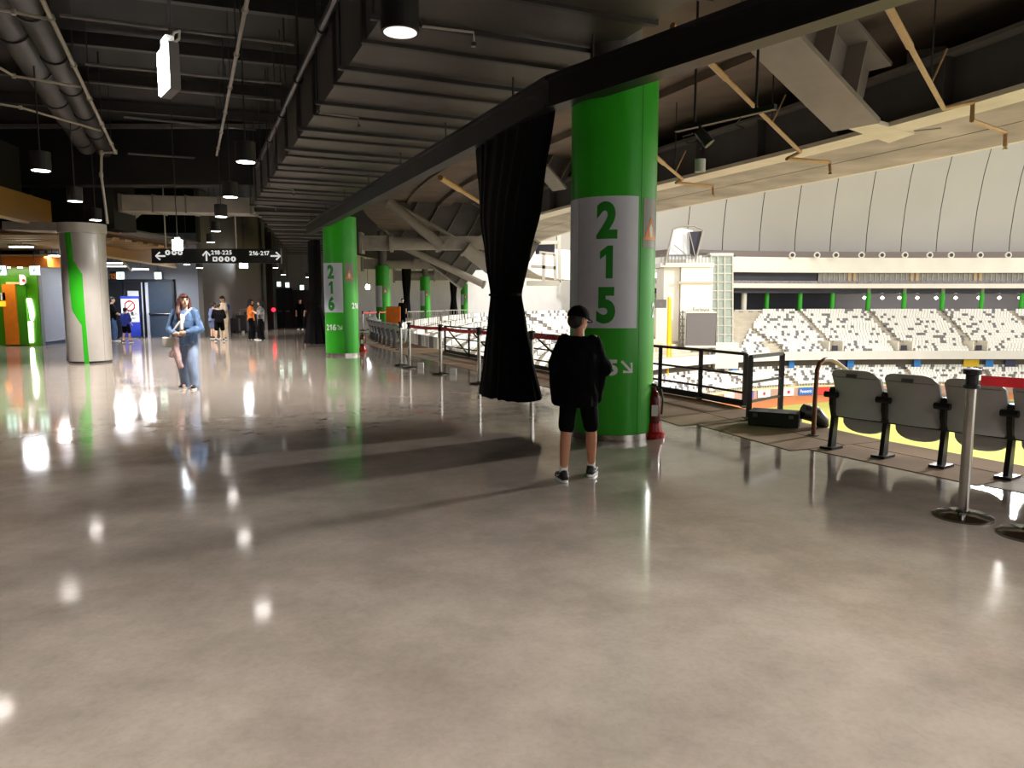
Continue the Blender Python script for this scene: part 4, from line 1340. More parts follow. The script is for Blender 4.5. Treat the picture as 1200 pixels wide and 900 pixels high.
wbox(MB(), 7, 17, 333, 404, 24.9, 0.14).build('side_jamb', M_ORANGE, fr, world=True)
wbox(MB(), 7, 27, 330.5, 333, 24.9, 0.2).build('head_jamb', M_GOLDL, fr, world=True)
wbox(MB(), 17, 29, 334, 404, 24.96, 0.08).build('door_leaf', mat('mid_green_door', (60, 132, 24), 0.3, var=0.05), fr, world=True)
ls = thing('letter_sign', 'white letter D plate with a red dot on green wall', 'sign', tuple(V(27.5, 330, 24.85)))
MB().plate([(-0.1, -0.17), (0.02, -0.17), (0.1, -0.09), (0.1, 0.09), (0.02, 0.17), (-0.1, 0.17)], facing(V(27.5, 328, 24.86), (0, -1)), 0.05).build('plate', M_PANEL, ls, world=True)
MB().plate(disc(0.045), facing(V(27.7, 328.5, 24.8), (0, -1)), 0.015).build('red_dot', M_REDPAINT, ls, world=True)
nf = thing('neon_sign', 'white glowing neon figure on the green restroom wall', 'neon sign', tuple(V(32, 403, 24.8)))
MB().tube([V(x, y, 25.0) for x, y in ((25, 338), (28, 340), (28.5, 345), (26, 348))], 0.03, 8).build('head_tube', M_NEON, nf, world=True)
MB().plate([tuple(V(x, y, 24.8).xz) for x, y in ((27, 350), (31, 350), (33, 357), (35, 369), (33.5, 376), (31, 374), (28.5, 358))], Matrix(((1, 0, 0, 0), (0, 0, 1, 24.99), (0, 1, 0, 0), (0, 0, 0, 1))), 0.05).build('body_tube', M_NEON, nf, world=True)
MB().plate([tuple(V(x, y, 24.8).xz) for x, y in ((28.5, 377), (33, 377), (34, 402), (31, 402))], Matrix(((1, 0, 0, 0), (0, 0, 1, 24.99), (0, 1, 0, 0), (0, 0, 0, 1))), 0.05).build('leg_tube', M_NEON, nf, world=True)
ob = thing('lit_orange_plate', 'small glowing orange plate at left edge of green wall', 'sign', tuple(V(3, 356, 24.9)))
wbox(MB(), -1, 6, 353, 359, 24.88, 0.06).build('face', mat('orange_glow', (255, 160, 40), 0.4, emit=(255, 150, 30), estr=1.5), ob, world=True)
wbox(MB(), 1, 6, 343, 352, 24.9, 0.05).build('card', M_PANEL, ob, world=True)

def exit_sign(px, py, y, w, h, label):
    p = V(px, py, y)
    t = thing('exit_sign', label, 'exit sign', (p.x, p.y, p.z - h / 2))
    MB().box(p, (w, 0.07, h)).build('case', M_PANEL, t, world=True)
    MB().box(p + Vector((0, -0.04, 0)), (w * 0.92, 0.012, h * 0.86)).build('face', M_EXIT, t, world=True)
    g = p + Vector((0.0, -0.05, 0))
    fg = MB()
    fg.plate([(-w * .06, -h * .3), (w * .02, -h * .3), (w * .1, 0), (w * .18, h * .02), (w * .16, h * .12), (0, h * .1), (-w * .12, h * .16), (-w * .18, h * .05), (-w * .06, h * .02)], facing(g, (0, -1)), 0.004)
    fg.plate([(x * 1.0 + w * .07, z + h * .25) for x, z in disc(h * .09, 10)], facing(g, (0, -1)), 0.004)
    fg.build('running_figure', mat('exit_green', (20, 150, 90), 0.5), t, world=True)
    MB().cyl(p + Vector((0, 0, h / 2)), Vector((p.x, p.y, 6.2 if y > 40 else (3.95 if y > 26 else 3.2))), 0.01, n=6).build('drop_rod', M_PIPEK, t, world=True)
    return t
exit_sign(2, 317, 24.0, 0.34, 0.32, 'lit exit sign at left edge before the orange canopy')
exit_sign(41, 317, 24.0, 0.3, 0.3, 'lit exit sign at right end of the orange canopy')
exit_sign(141.5, 323, YD - 0.15, 0.34, 0.32, 'lit exit sign over the black door next to number plate')
exit_sign(185.5, 323, YD - 0.15, 0.3, 0.3, 'lit exit sign over the slate blue door')
for k, (px, py) in enumerate(((327, 333), (337, 334), (354, 337))):
    exit_sign(px, py, 43.14, 0.22, 0.3, 'distant lit exit sign above the far doors, %s from left' % ORD[k])
nb = thing('number_plate', 'black plate with yellow number 15 over the black door', 'sign', tuple(V(132.5, 328, YD - 0.1)))
wbox(MB(), 129, 136.5, 318, 328, YD - 0.1, 0.06).build('plate', M_SIGNFACE, nb, world=True)
flat_text('number', '15', 0.3, facing(V(132.7, 326.5, YD - 0.17), (0, -1)), M_WARN, nb, 0.008)

# doors
def door(name, px0, px1, y, m, label_bar=True, leafs=1, top=330, base=395.2, bars=True):
    d = struct(thing(name, None, None, tuple(V((px0 + px1) / 2, base, y))))
    a, b = V(px0, base, y), V(px1, top, y)
    W, H = b.x - a.x, b.z
    for k in range(leafs):
        x0, x1 = a.x + W * k / leafs + 0.02, a.x + W * (k + 1) / leafs - 0.02
        lf = MB().box(((x0 + x1) / 2, y + 0.02, H / 2), (x1 - x0, 0.06, H)).build('leaf', m, d, world=True)
        if bars:
            MB().cyl((x0 + 0.1, y - 0.07, 0.98), (x1 - 0.1, y - 0.07, 0.98), 0.035, n=8).build('push_bar', M_CHROME, lf, world=True)
            for xx in (x0 + 0.12, x1 - 0.12):
                MB().box((xx, y - 0.045, 0.98), (0.06, 0.07, 0.09)).build('bar_mount', M_CHROME, lf, world=True)
    fm = MB()
    for xx in (a.x - 0.04, b.x + 0.04):
        fm.box((xx, y, H / 2 + 0.03), (0.08, 0.16, H + 0.06))
    fm.box(((a.x + b.x) / 2, y, H + 0.05), (W + 0.16, 0.16, 0.1))
    fm.build('frame', M_BDOOR, d, world=True)
    return d
door('door_1', 124, 167.5, YD - 0.08, M_BDOOR, leafs=2)
door('door_2', 174, 202, YD - 0.08, M_DOOR)
wbox(MB(), 168.5, 172.8, 331, 395, YD - 0.15, 0.2).build('trim_4', M_PANEL); struct(bpy.data.objects['trim_4'])
door('door_3', 325, 341, 43.1, M_BDOOR, leafs=2, top=340, base=384.4)
door('door_4', 345, 362, 43.1, M_BDOOR, leafs=2, top=342, base=384.4)
# skirting on the grey wall
wall('baseboard_left', (gx + 0.12, 25.1), (-17.48, YD), 0, 0.12, M_DOOR, 0.03)

# standing no entry poster
st = thing('poster_stand', 'blue and white standing poster with red no entry mark by the doors', 'poster stand', tuple(G(154, 396.2)))
p = G(154, 396.2)
a, b = V(144, 396, p.y), V(163, 347, p.y)
MB().box(((a.x + b.x) / 2, p.y, b.z / 2 + 0.03), (b.x - a.x, 0.05, b.z - 0.06)).build('board', mat('royal_blue_print', (30, 50, 160), 0.5, var=0.05), st, world=True)
W = b.x - a.x
cx = (a.x + b.x) / 2
MB().box((cx, p.y - 0.03, b.z * 0.66), (W * 0.94, 0.012, b.z * 0.55)).build('white_field', M_WHITE, st, world=True)
ring = [Vector((cx + 0.2 * math.cos(2 * math.pi * k / 24), p.y - 0.045, b.z * 0.77 + 0.2 * math.sin(2 * math.pi * k / 24))) for k in range(25)]
mk = MB().tube(ring, 0.028, 6).build('no_entry_ring', M_REDPAINT, st, world=True)
MB().beam((cx - 0.13, p.y - 0.045, b.z * 0.77 - 0.13), (cx + 0.13, p.y - 0.045, b.z * 0.77 + 0.13), 0.02, 0.05, (0, 1, 0)).build('no_entry_bar', M_REDPAINT, st, world=True)
flat_text('lettering', '禁止進入', 0.17, facing((cx, p.y - 0.045, b.z * 0.55), (0, -1)), M_SIGNFACE, st, 0.004, width=W * 0.8)
flat_text('small_lettering', 'NO ENTRY', 0.1, facing((cx, p.y - 0.045, b.z * 0.45), (0, -1)), M_SIGNFACE, st, 0.002, width=W * 0.6)
MB().box((cx, p.y, 0.02), (W * 1.05, 0.4, 0.04)).build('foot', M_STEELD, st, world=True)
nt_ = MB().box(V(156, 344.5, YD - 0.2), (0.46, 0.02, 0.26)).build('paper_notice', M_WHITE); tag(nt_, 'white paper notice taped on the black door above the poster', 'notice')

# wall display
p = V(72, 352, 27.5)
ds = thing('wall_display', 'black portrait display hanging on the grey wall behind silver column', 'display', (p.x + 0.1, p.y, 0.9))
R = Matrix.Rotation(rad(-77 + 180), 3, 'Z')
MB().box((p.x + 0.12, p.y, p.z), (1.1, 0.1, 1.55), R).build('screen', M_SIGNFACE, ds, world=True)
MB().cyl((p.x + 0.12, p.y - 0.4, p.z + 0.7), (p.x + 0.12, p.y - 0.4, 4.4), 0.03, n=8).build('hanging_pole', M_BLACK, ds, world=True)
MB().box((p.x + 0.18, p.y, p.z - 0.45), (0.7, 0.1, 0.35), R).build('picture', mat('poster_red_print', (120, 60, 50), 0.5, var=0.6, scale=6), ds, world=True)

# brass fascia and slatted soffits
def fascia(name, label, q0, q1, z0, z1):
    t = thing(name, label, 'fascia', (q0.x, q0.y, z0))
    up = Vector((0, 0, 1))
    c = (z0 + z1) / 2
    L = (q1 - q0).length
    d = (q1 - q0).normalized()
    n = max(1, int(L / 2.4))
    for k in range(n):
        a, b = q0 + d * (L * k / n + 0.004), q0 + d * (L * (k + 1) / n - 0.004)
        MB().beam((a.x, a.y, c), (b.x, b.y, c), 0.06, z1 - z0).build('panel', M_GOLD, t, world=True)
    MB().beam((q0.x, q0.y, z0 - 0.03), (q1.x, q1.y, z0 - 0.03), 0.12, 0.05).build('bottom_edge', M_GOLDL, t, world=True)
    return t
f0, f1 = G(-60, 238.5, 3.4), G(60, 266, 3.4)
f0 = f0 + (f0 - f1).normalized() * 6
fascia('brass_fascia', 'brass coloured fascia panel at left edge above the green restroom', f0, f1, 3.4, 4.05)
o = MB().beam((f0.x - 0.8, f0.y, 4.6), (f1.x - 0.8, f1.y, 4.6), 0.2, 1.6).build('wall_over_fascia', M_CEIL); struct(o)
f2, f3 = G(121, 292, 2.95), G(238, 318, 2.95)
f2, f3 = V(121, 287, 22.5), V(205, 309, 29.6)
fascia('brass_fascia', 'brass coloured fascia panel receding right of the silver column', Vector((f2.x, f2.y, 0)), Vector((f3.x, f3.y, 0)), 2.88, 3.5)
# black bulkhead behind the column
o = MB().box((V(94, 250, 21).x, 21.3, 4.4), (2.2, 1.2, 1.8)).build('wall_bulkhead', M_CEIL); struct(o)
# slatted soffit between fascia and restroom wall
sl = struct(thing('ceiling_slats', None, None, (-14, 22, 3.1)))
for k in range(9):
    y = 19.4 + k * 0.66
    MB().box((-15.0, y, 3.22 - 0.0 * k), (8.0, 0.34, 0.07)).build('slat', M_GOLD if k % 3 else mat('tan_slat', (176, 136, 84), 0.45, var=0.1), sl, world=True)
    MB().box((-15.0, y - 0.17, 3.2), (8.0, 0.03, 0.05)).build('slat_edge', M_GOLDL, sl, world=True)
struct(MB().box((-16.0, 22.2, 3.36), (10.0, 6.2, 0.06)).build('ceiling_low_left', mat('warm_dark_board', (96, 70, 44), 0.7)))
struct(MB().box((-15.4, 28.3, 3.95), (4.6, 6.4, 0.06)).build('ceiling_doors', M_DGREYWALL))
# linear lamps near the doors
for k, (px, py, y, w) in enumerate(((61, 300.5, 24.3, 0.42), (131, 308.8, 27.5, 0.75), (137, 312.5, 29, 0.8), (165, 316, 29.5, 0.55), (25, 290, 21.5, 0.6))):
    p = V(px, py, y)
    t = thing('linear_lamp', ('short bright lamp strip left of the silver column', 'thin ceiling lamp strip nearest the silver column on its right', 'bright lamp strip above the number plate', 'bright lamp strip above the slate blue door', 'small recessed lamp strip in the brass slats')[k], 'lamp', tuple(p))
    MB().box((0, 0, 0.06), (w + 0.06, 0.2, 0.06)).build('housing', M_STEELD, t)
    MB().box((0, 0, 0.015), (w, 0.15, 0.03)).build('diffuser', M_LAMP, t)
    MB().cyl((0, 0, 0.09), (0, 0, max(0.2, 3.9 - p.z)), 0.01, n=6).build('rod', M_PIPEK, t)
    ld = bpy.data.lights.new('strip_light', 'AREA'); ld.energy = 60 if k else 30; ld.shape = 'RECTANGLE'; ld.size = w; ld.size_y = 0.15; ld.color = (0.93, 0.96, 1.0)
    lo = bpy.data.objects.new('strip_light', ld); COL.objects.link(lo); lo.parent = t; lo.location = (0, 0, -0.01)
t = thing('diagonal_rail', 'thin white diagonal rail under the ceiling near the doors', 'rail', tuple(V(150, 312, 26)))
MB().beam(V(143, 306, 26), V(154, 317, 29), 0.05, 0.05).build('bar', M_WWALL, t, world=True)
MB().cyl(V(143, 306, 26), (V(143, 306, 26).x, 26, 3.9), 0.012, n=6).build('rod', M_WWALL, t, world=True)

# ================================================================ SILVER COLUMN
sc_ = G(106, 426)
cc = Vector((sc_.x, sc_.y)); cc = cc + cc.normalized() * 0.5
f = (-cc).normalized()
sv = thing('silver_column', 'round silver clad column with a bent green stripe', 'column', (cc.x, cc.y, 0))
RS = 0.49
MB().lathe([(RS, 0.05), (RS, 3.25)], (0, 0, 0), 56).build('shaft', M_SILVER, sv, smooth=True)
MB().lathe([(RS - 0.03, 0), (RS - 0.03, 0.05)], (0, 0, 0), 40).build('plinth', M_BLACK, sv)
MB().lathe([(RS, 3.1), (RS + 0.03, 3.12), (RS + 0.04, 3.16), (RS + 0.04, 3.34), (0.3, 3.34)], (0, 0, 0), 48).build('capital', mat('pale_plaster', (196, 190, 180), 0.6, var=0.05), sv, smooth=True)
def sx(px, py):     # photo pixel on the column face -> (arc, z)
    w = (px - (77 + (py - 280) * 0.055 + 24)) / 25.5
    return math.asin(max(-0.98, min(0.98, w))) * RS, EYE + (354.5 - py) * (cc.length - RS) / 865.0
outl = [(82, 279), (87.5, 279), (91, 314), (100.5, 325), (103.5, 375), (107.5, 425), (102, 425), (99, 378), (90, 365), (85.5, 314)]
wrap('green_stripe', poly_mesh([sx(*q) for q in [(82, 279), (88, 279), (91.5, 312), (101, 326), (102, 345), (104, 375), (108, 424), (102.5, 424), (99.5, 377), (89.5, 362), (87, 340), (85.5, 312)]]), Vector((cc.x, cc.y)), f, RS + 0.004, 0, 0.0, M_GREEN, sv)
for a in (-62, 40, 100):
    cyl_patch(MB(), cc, f, RS, a, a + 0.6, 0.05, 3.1, 0.002).build('seam', M_STEELD, sv, world=True)
cap = MB().beam(V(20, 266, 18.6), Vector((cc.x, cc.y, 3.24)), 0.8, 0.2).build('trim_5', mat('pale_plaster', (196, 190, 180))); struct(cap)

# ================================================================ HANGING SIGN
ys = 22.0
sg = thing('hanging_sign', 'long black hanging direction sign with white arrows and gate numbers', 'sign', tuple(V(253, 308, ys)))
wbox(MB(), 178, 328.5, 291.5, 308.5, ys, 0.14).build('board', M_SIGNFACE, sg, world=True)
S = ys / 865.0
def sgn(px, py): return facing(V(px, py, ys - 0.008), (0, -1))
for px, ang in ((188, 90), (242, 0), (323, -90)):
    MB().plate(arrow(10 * S, 11.5 * S, 1.9 * S, ang), sgn(px, 300), 0.006).build('arrow', M_SIGNGLOW, sg, world=True)
flat_text('gate_numbers', '218-225', 6.6 * S, sgn(259.5, 298.2), M_SIGNGLOW, sg, 0.004, width=24 * S)
flat_text('gate_numbers', '216-217', 6.6 * S, sgn(304, 299), M_SIGNGLOW, sg, 0.004, width=23.5 * S)
for px, py in ((196.5, 296), (204, 296), (211, 296), (259, 303.6), (266.3, 303.6), (273.5, 303.6)):
    ic = MB().plate(disc(3.0 * S), sgn(px, py), 0.006).build('icon_disc', M_SIGNGLOW, sg, world=True)
    MB().plate(rrect(1.5 * S, 2.6 * S, 0.4 * S), facing(V(px, py, ys - 0.016), (0, -1)), 0.004).build('icon_symbol', M_SIGNFACE, ic, world=True)
ic = MB().plate(rrect(5.4 * S, 5.4 * S, 0.6 * S), sgn(252.0, 303.6), 0.006).build('icon_square', M_SIGNGLOW, sg, world=True)
MB().plate(rrect(2.4 * S, 2.4 * S, 0.4 * S), facing(V(252.0, 303.6, ys - 0.016), (0, -1)), 0.004).build('icon_symbol', M_SIGNFACE, ic, world=True)
for px in (194.5, 277):
    p = V(px, 292, ys + 0.07)
    MB().cyl(p, (p.x, p.y, 6.24), 0.02, n=8).build('suspension_rod', M_PIPEW, sg, world=True)

# ================================================================ FIELD SIDE: STANCHIONS, SEATS, RAILINGS
def stanchion(p, label, to=None, tagged=False, double=False):
    t = thing('tape_stanchion', label, 'stanchion', (p.x, p.y, 0.0 if p.z < 0.01 else p.z))
    z = p.z
    MB().lathe([(0.185, 0), (0.185, 0.014), (0.16, 0.028), (0.05, 0.04), (0.04, 0.05)], (0, 0, 0), 40).build('base', mat('dark_chrome', (120, 118, 116), 0.16, 1.0), t, smooth=True)
    MB().lathe([(0.034, 0.04), (0.034, 0.95)], (0, 0, 0), 24).build('post', M_CHROME, t, smooth=True)
    hd = MB().lathe([(0.036, 0.88), (0.052, 0.885), (0.052, 0.905), (0.038, 0.91), (0.038, 0.975), (0.056, 0.98), (0.056, 1.012), (0.02, 1.02)], (0, 0, 0), 24).build('head', M_BLKPLASTIC, t, smooth=True)
    if to is not None:
        q = Vector((to[0] - p.x, to[1] - p.y, 0))
        d = q.normalized()
        L = q.length
        # webbing with a little sag
        n = 10
        vs, fs = [], []
        s_ = Vector((-d.y, d.x, 0)) * 0.002
        for k in range(n + 1):
            c = d * (0.05 + (L - 0.1) * k / n)
            sag = 0.02 * 4 * (k / n) * (1 - k / n)
            for dz, sg_ in ((0.905, -1), (0.972, -1), (0.972, 1), (0.905, 1)):
                vs.append((c.x + s_.x * sg_, c.y + s_.y * sg_, dz - sag))
        for k in range(n):
            for j in range(4):
                a, b = k * 4 + j, k * 4 + (j + 1) % 4
                fs.append((a, b, b + 4, a + 4))
        fs += [(0, 1, 2, 3), (n * 4, n * 4 + 1, n * 4 + 2, n * 4 + 3)]
        MB().add(vs, fs).build('tape', M_RED, t)
    if tagged:
        MB().box((0.26, -0.06, 0.06), (0.13, 0.1, 0.12)).build('base_tag', M_WHITE, t)
    return t
Z_ = 0.0
sp = [G(470, 428.5), G(480, 431), G(516.5, 438.5), G(561.5, 450), G(623, 463)]
lbl = ['chrome tape stanchion leftmost, without tape, at the end of the row', 'chrome stanchion second from left where the red tape begins', 'chrome stanchion with white tag, middle of the gap left of big curtain', 'chrome stanchion partly hidden at left edge of the big curtain', 'chrome stanchion between the big curtain and the boy']
last_to = G(700, 474)
for k, p in enumerate(sp):
    to = None if k == 0 else ((sp[k + 1].x, sp[k + 1].y) if k < 4 else (last_to.x, last_to.y))
    stanchion(p, lbl[k], to, tagged=(k in (1, 2)))
stanchion(last_to, 'chrome stanchion hidden behind pillar 215 and the boy')
n0, n1 = G(1128, 606), G(1207, 628)
stanchion(Vector((n0.x, n0.y, 0)), 'nearest chrome stanchion in front of the grey seats with red tape', (5.35, 3.6))
stanchion(Vector((n1.x, n1.y, 0)), 'chrome stanchion cut off at the right picture edge')
for k, px in enumerate((425, 433, 444)):
    p = V(px, 365, 39 + k * 1.2)
    q = V(455, 365, 36)
    stanchion(Vector((p.x, p.y, 0)), 'distant thin stanchion behind the grey seats, %s from left' % ORD[k], (V(px + 9, 365, 40 + k * 1.2).x, 40 + k * 1.2))

# folding seats on the deck edge
def make_seat():
    t = thing('folding_seat', 'seat', 'seat', (0, 0, 0))
    W, zb0, zt = 0.47, 0.335, 0.81
    # back shell: curved panel with rounded top, leaning back; +y faces the field
    vs, fs = [], []
    NX, NZ = 12, 12
    def back(x, k):
        z = zb0 + (zt - zb0) * k
        return (-0.13 * (k ** 1.4) - 0.028 * (1 - (2 * x / W) ** 2) + 0.035 * math.sin(k * math.pi), z)
    for layer in (0, 1):
        for j in range(NZ + 1):
            k = j / NZ
            w = W
            if k > 0.86: w = W * (1 - 0.16 * ((k - 0.86) / 0.14) ** 2.2)
            if k < 0.1: w = W * (0.93 + 0.07 * (k / 0.1))
            for i in range(NX + 1):
                x = w * (i / NX - 0.5)
                y, z = back(x, k)
                edge_drop = 0.02 * (abs(2 * i / NX - 1) ** 6) if k > 0.9 else 0
                vs.append((x, y + (0.0 if layer == 0 else 0.035), z - edge_drop))
    m = (NX + 1) * (NZ + 1)
    for j in range(NZ):
        for i in range(NX):
            a = j * (NX + 1) + i
            fs.append((a, a + 1, a + NX + 2, a + NX + 1))
            fs.append((m + a, m + a + NX + 1, m + a + NX + 2, m + a + 1))
    for i in range(NX):
        fs.append((i, m + i, m + i + 1, i + 1))
        a = NZ * (NX + 1) + i
        fs.append((a, a + 1, m + a + 1, m + a))
    for j in range(NZ):
        a = j * (NX + 1)
        fs.append((a, a + NX + 1, m + a + NX + 1, m + a))
        a += NX
        fs.append((a, m + a, m + a + NX + 1, a + NX + 1))
    b = MB().add(vs, fs).build('backrest', M_SEAT, t, smooth=True)
    MB().box((0, -0.158, 0.755), (0.10, 0.012, 0.035), Matrix.Rotation(rad(-14), 3, 'X')).build('number_plate', M_STEELD, b)
    lp = []
    for k in range(9):
        x = W * 0.88 * (k / 8 - 0.5)
        y, z = back(x, 0.84)
        lp.append((x, y - 0.004, z))
    MB().tube(lp, 0.004, 5).build('moulded_lip', M_STEEL, b)
    lp = [(x, y + 0.01, z - (0.84 - 0.06) * (zt - zb0)) for x, y, z in lp]
    # tipped-up seat pan seen below the back
    P = []
    for k in range(13):
        a = math.pi * k / 12
        P.append((0.215 * math.cos(a), 0.30 - 0.13 * math.sin(a) ** 0.8))
    P += [(-0.215, 0.62), (0.215, 0.62)]
    M = Matrix(((1, 0, 0, 0), (0, 0.12, -1, 0.13), (0, 1, 0.12, 0), (0, 0, 0, 1)))
    MB().plate(P, M, 0.05).build('seat_pan', M_SEATPAN, t, smooth=False)
    MB().cyl((-0.25, 0.06, 0.33), (0.25, 0.06, 0.33), 0.018, n=8).build('hinge_bar', M_BLKPLASTIC, t)
    return t
def make_standard():
    t = thing('seat_standard', 'standard', 'seat bracket', (0, 0, 0))
    MB().plate([(-0.04, 0.0), (0.05, 0.0), (0.075, 0.34), (0.03, 0.6), (-0.05, 0.6), (-0.045, 0.45), (0.0, 0.32)], Matrix(((0, 0, 1, -0.02), (1, 0, 0, 0), (0, 1, 0, 0), (0, 0, 0, 1))), 0.04).build('bracket', M_BLKPLASTIC, t)
    MB().box((0, 0.0, 0.012), (0.13, 0.2, 0.024)).build('foot_plate', M_BLKPLASTIC, t)
    MB().cyl((-0.065, -0.045, 0.545), (0.065, -0.045, 0.545), 0.03, n=12).build('pivot', M_BLKPLASTIC, t, smooth=True)
    MB().box((0, 0.14, 0.60), (0.05, 0.34, 0.035)).build('armrest', M_BLKPLASTIC, t)
    return t
seat0, std0 = make_seat(), make_standard()
FIRST = {'seat': True, 'std': True}
def put(kind, loc, rz, label, group):
    src = seat0 if kind == 'seat' else std0
    o = src if FIRST[kind] else dup(src)
    FIRST[kind] = False
    return place(o, loc, rz, label, group)
sA, sB = G(974, 526), G(1180, 561)
sdir = (sB - sA).normalized()
sn = Vector((-sdir.y, sdir.x, 0))
if sn.x < 0: sn = -sn
rz = math.atan2(-sn.x, sn.y)
pitch = (sB - sA).length / 3
names = ['leftmost grey folding seat beside the copper handrail', 'second grey folding seat from the copper handrail', 'grey folding seat behind the nearest stanchion', 'grey folding seat cut off at the right picture edge', 'grey folding seat next beyond the right edge', 'grey folding seat farther beyond the right edge']
snm = ['black seat bracket at the free end of the grey row', 'black seat bracket between first and second grey seats', 'black seat bracket between second and third grey seats', 'black seat bracket between third and fourth grey seats', 'black seat bracket after the fourth grey seat', 'black seat bracket after the fifth grey seat', 'black seat bracket closing the grey row at right']
for k in range(7):
    p = sA + sdir * pitch * k
    put('std', (p.x, p.y, 0.006), rz, snm[k], 'brackets of the grey deck seats')
    if k < 6:
        q = sA + sdir * pitch * (k + 0.5)
        put('seat', (q.x, q.y, 0.006), rz, names[k], 'grey folding seats on the deck edge')
# far row of grey seats past pillar 216
p0, p1 = Vector((-3.55, 23.0)), Vector((-6.75, 36.5))
for k in range(16):
    c = p0.lerp(p1, k / 15)
    c = Vector((c.x - 0.55 * math.sin(math.pi * k / 15), c.y))
    rzz = math.atan2(-0.84, 0.54)
    put('seat', (c.x, c.y, 0.006), rzz, 'grey folding seat in the row past pillar 216, %s from the camera' % (ORD + ['thirteenth', 'fourteenth', 'fifteenth', 'sixteenth'])[k], 'grey seats past pillar 216')
    d = (p1 - p0).normalized() * 0.28
    so_ = put('std', (c.x - d.x, c.y - d.y, 0.006), rzz, 'black bracket in the seat row past pillar 216, %s from the camera' % (ORD + ['thirteenth', 'fourteenth', 'fifteenth', 'sixteenth'])[k], 'brackets past pillar 216')
    for c_ in list(so_.children):
        if c_.name.startswith('armrest'): bpy.data.objects.remove(c_)

# black railing at the platform
def railing(name, label, pts, h, rails, posts=None, m=M_BLACK, kick=True, diag=False):
    t = thing(name, label, 'railing', (pts[0].x, pts[0].y, 0))
    for a, b in zip(pts[:-1], pts[1:]):
        d = (b - a)
        MB().beam(a + Vector((0, 0, h)), b + Vector((0, 0, h)), 0.05, 0.04).build('top_rail', m, t, world=True)
        for z in rails:
            MB().beam(a + Vector((0, 0, z)), b + Vector((0, 0, z)), 0.025, 0.03).build('rail', m, t, world=True)
        if kick:
            MB().beam(a + Vector((0, 0, 0.06)), b + Vector((0, 0, 0.06)), 0.02, 0.09).build('kick_plate', m, t, world=True)
        if diag:
            MB().beam(a + Vector((0, 0, 0.05)), b + Vector((0, 0, h)), 0.03, 0.03).build('diagonal_brace', m, t, world=True)
    for p in pts:
        MB().box((p.x, p.y, h / 2), (0.055, 0.055, h)).build('post', m, t, world=True)
        MB().box((p.x, p.y, 0.03), (0.12, 0.12, 0.02)).build('foot_plate', M_STEEL, t, world=True)
    return t
fpts = [G(727, 451), G(773, 460), G(820, 468), G(872, 478)]
fpts = [Vector((p.x, p.y, 0)) for p in fpts]
railing('platform_railing', 'black three rail fence right of pillar 215', fpts, 0.75, (0.46, 0.21))
g0, g1 = G(877, 492.5), G(914, 484)
railing('platform_railing', 'short black gate fence beside the copper handrail', [Vector((g0.x, g0.y, 0)), Vector((g1.x, g1.y, 0))], 0.79, (0.47, 0.23), kick=False)
rp = [Vector((2.05, 12.6, 0)), Vector((1.25, 14.4, 0)), Vector((0.45, 16.2, 0)), Vector((-0.35, 17.9, 0)), Vector((-1.15, 19.6, 0)), Vector((-1.95, 21.4, 0))]
railing('platform_railing', 'black braced fence behind the red tape', rp, 0.78, (0.46, 0.21), diag=True)
# grey crowd barriers far back
for k, (px0, px1, y) in enumerate(((478, 497, 38), (500, 520, 41), (522, 548, 46))):
    a, b = V(px0, 380, y), V(px1, 380, y + 2)
    t = thing('crowd_barrier', 'grey barred crowd barrier in front of white seats, %s from left' % ORD[k], 'barrier', (a.x, a.y, 0))
    for z in (0.15, 1.0):
        MB().beam((a.x, a.y, z), (b.x, b.y, z), 0.04, 0.04).build('rail', M_STEEL, t, world=True)
    for j in range(9):
        c = a.lerp(b, j / 8)
        MB().cyl((c.x, c.y, 0.0 if j in (0, 8) else 0.15), (c.x, c.y, 1.0), 0.02, n=6).build('bar', M_STEEL, t, world=True)

# equipment case and handrail
ec = thing('equipment_case', 'black rounded equipment case on the deck edge below the short fence', 'case', tuple(G(905, 500)))
p = G(908, 499)
R = Matrix.Rotation(rad(-28), 3, 'Z')
MB().box((p.x, p.y, 0.1), (0.56, 0.34, 0.16), R).build('body', mat('matt_black_case', (30, 28, 28), 0.7), ec, world=True)
q = p + R @ Vector((0.42, 0.1, 0))
MB().tube([q + Vector((-0.14, 0, 0.19)), q + Vector((0.0, 0, 0.16)), q + Vector((0.1, 0, 0.06)), q + Vector((0.13, 0, 0.0))], [0.09, 0.1, 0.08, 0.05], 10).build('rounded_end', M_BLKPLASTIC, ec, world=True, smooth=True)
for sx_ in (-0.2, 0.2):
    c = p + R @ Vector((sx_, -0.18, 0))
    MB().box((c.x, c.y, 0.14), (0.05, 0.02, 0.04), R).build('latch', M_STEELD, ec, world=True)
hr = thing('copper_handrail', 'copper coloured bent handrail at the stair left of the grey seats', 'handrail', tuple(G(953, 511)))
p = G(953, 511); yv_ = p.y
MB().tube([p, V(955, 470, yv_), V(957.5, 434, yv_), V(960, 426, yv_ + 0.02), V(966, 421.5, yv_ + 0.1), V(973, 421, yv_ + 0.25), V(979, 423.5, yv_ + 0.5), V(1000, 440, yv_ + 2.2)], 0.024, 10).build('rail', mat('copper_paint', (112, 62, 44), 0.35, 0.3), hr, world=True, smooth=True)
MB().cyl(p, p + Vector((0, 0, 0.02)), 0.06, n=12).build('foot', M_STEELD, hr, world=True)
q = V(1011, 512, 7.6)

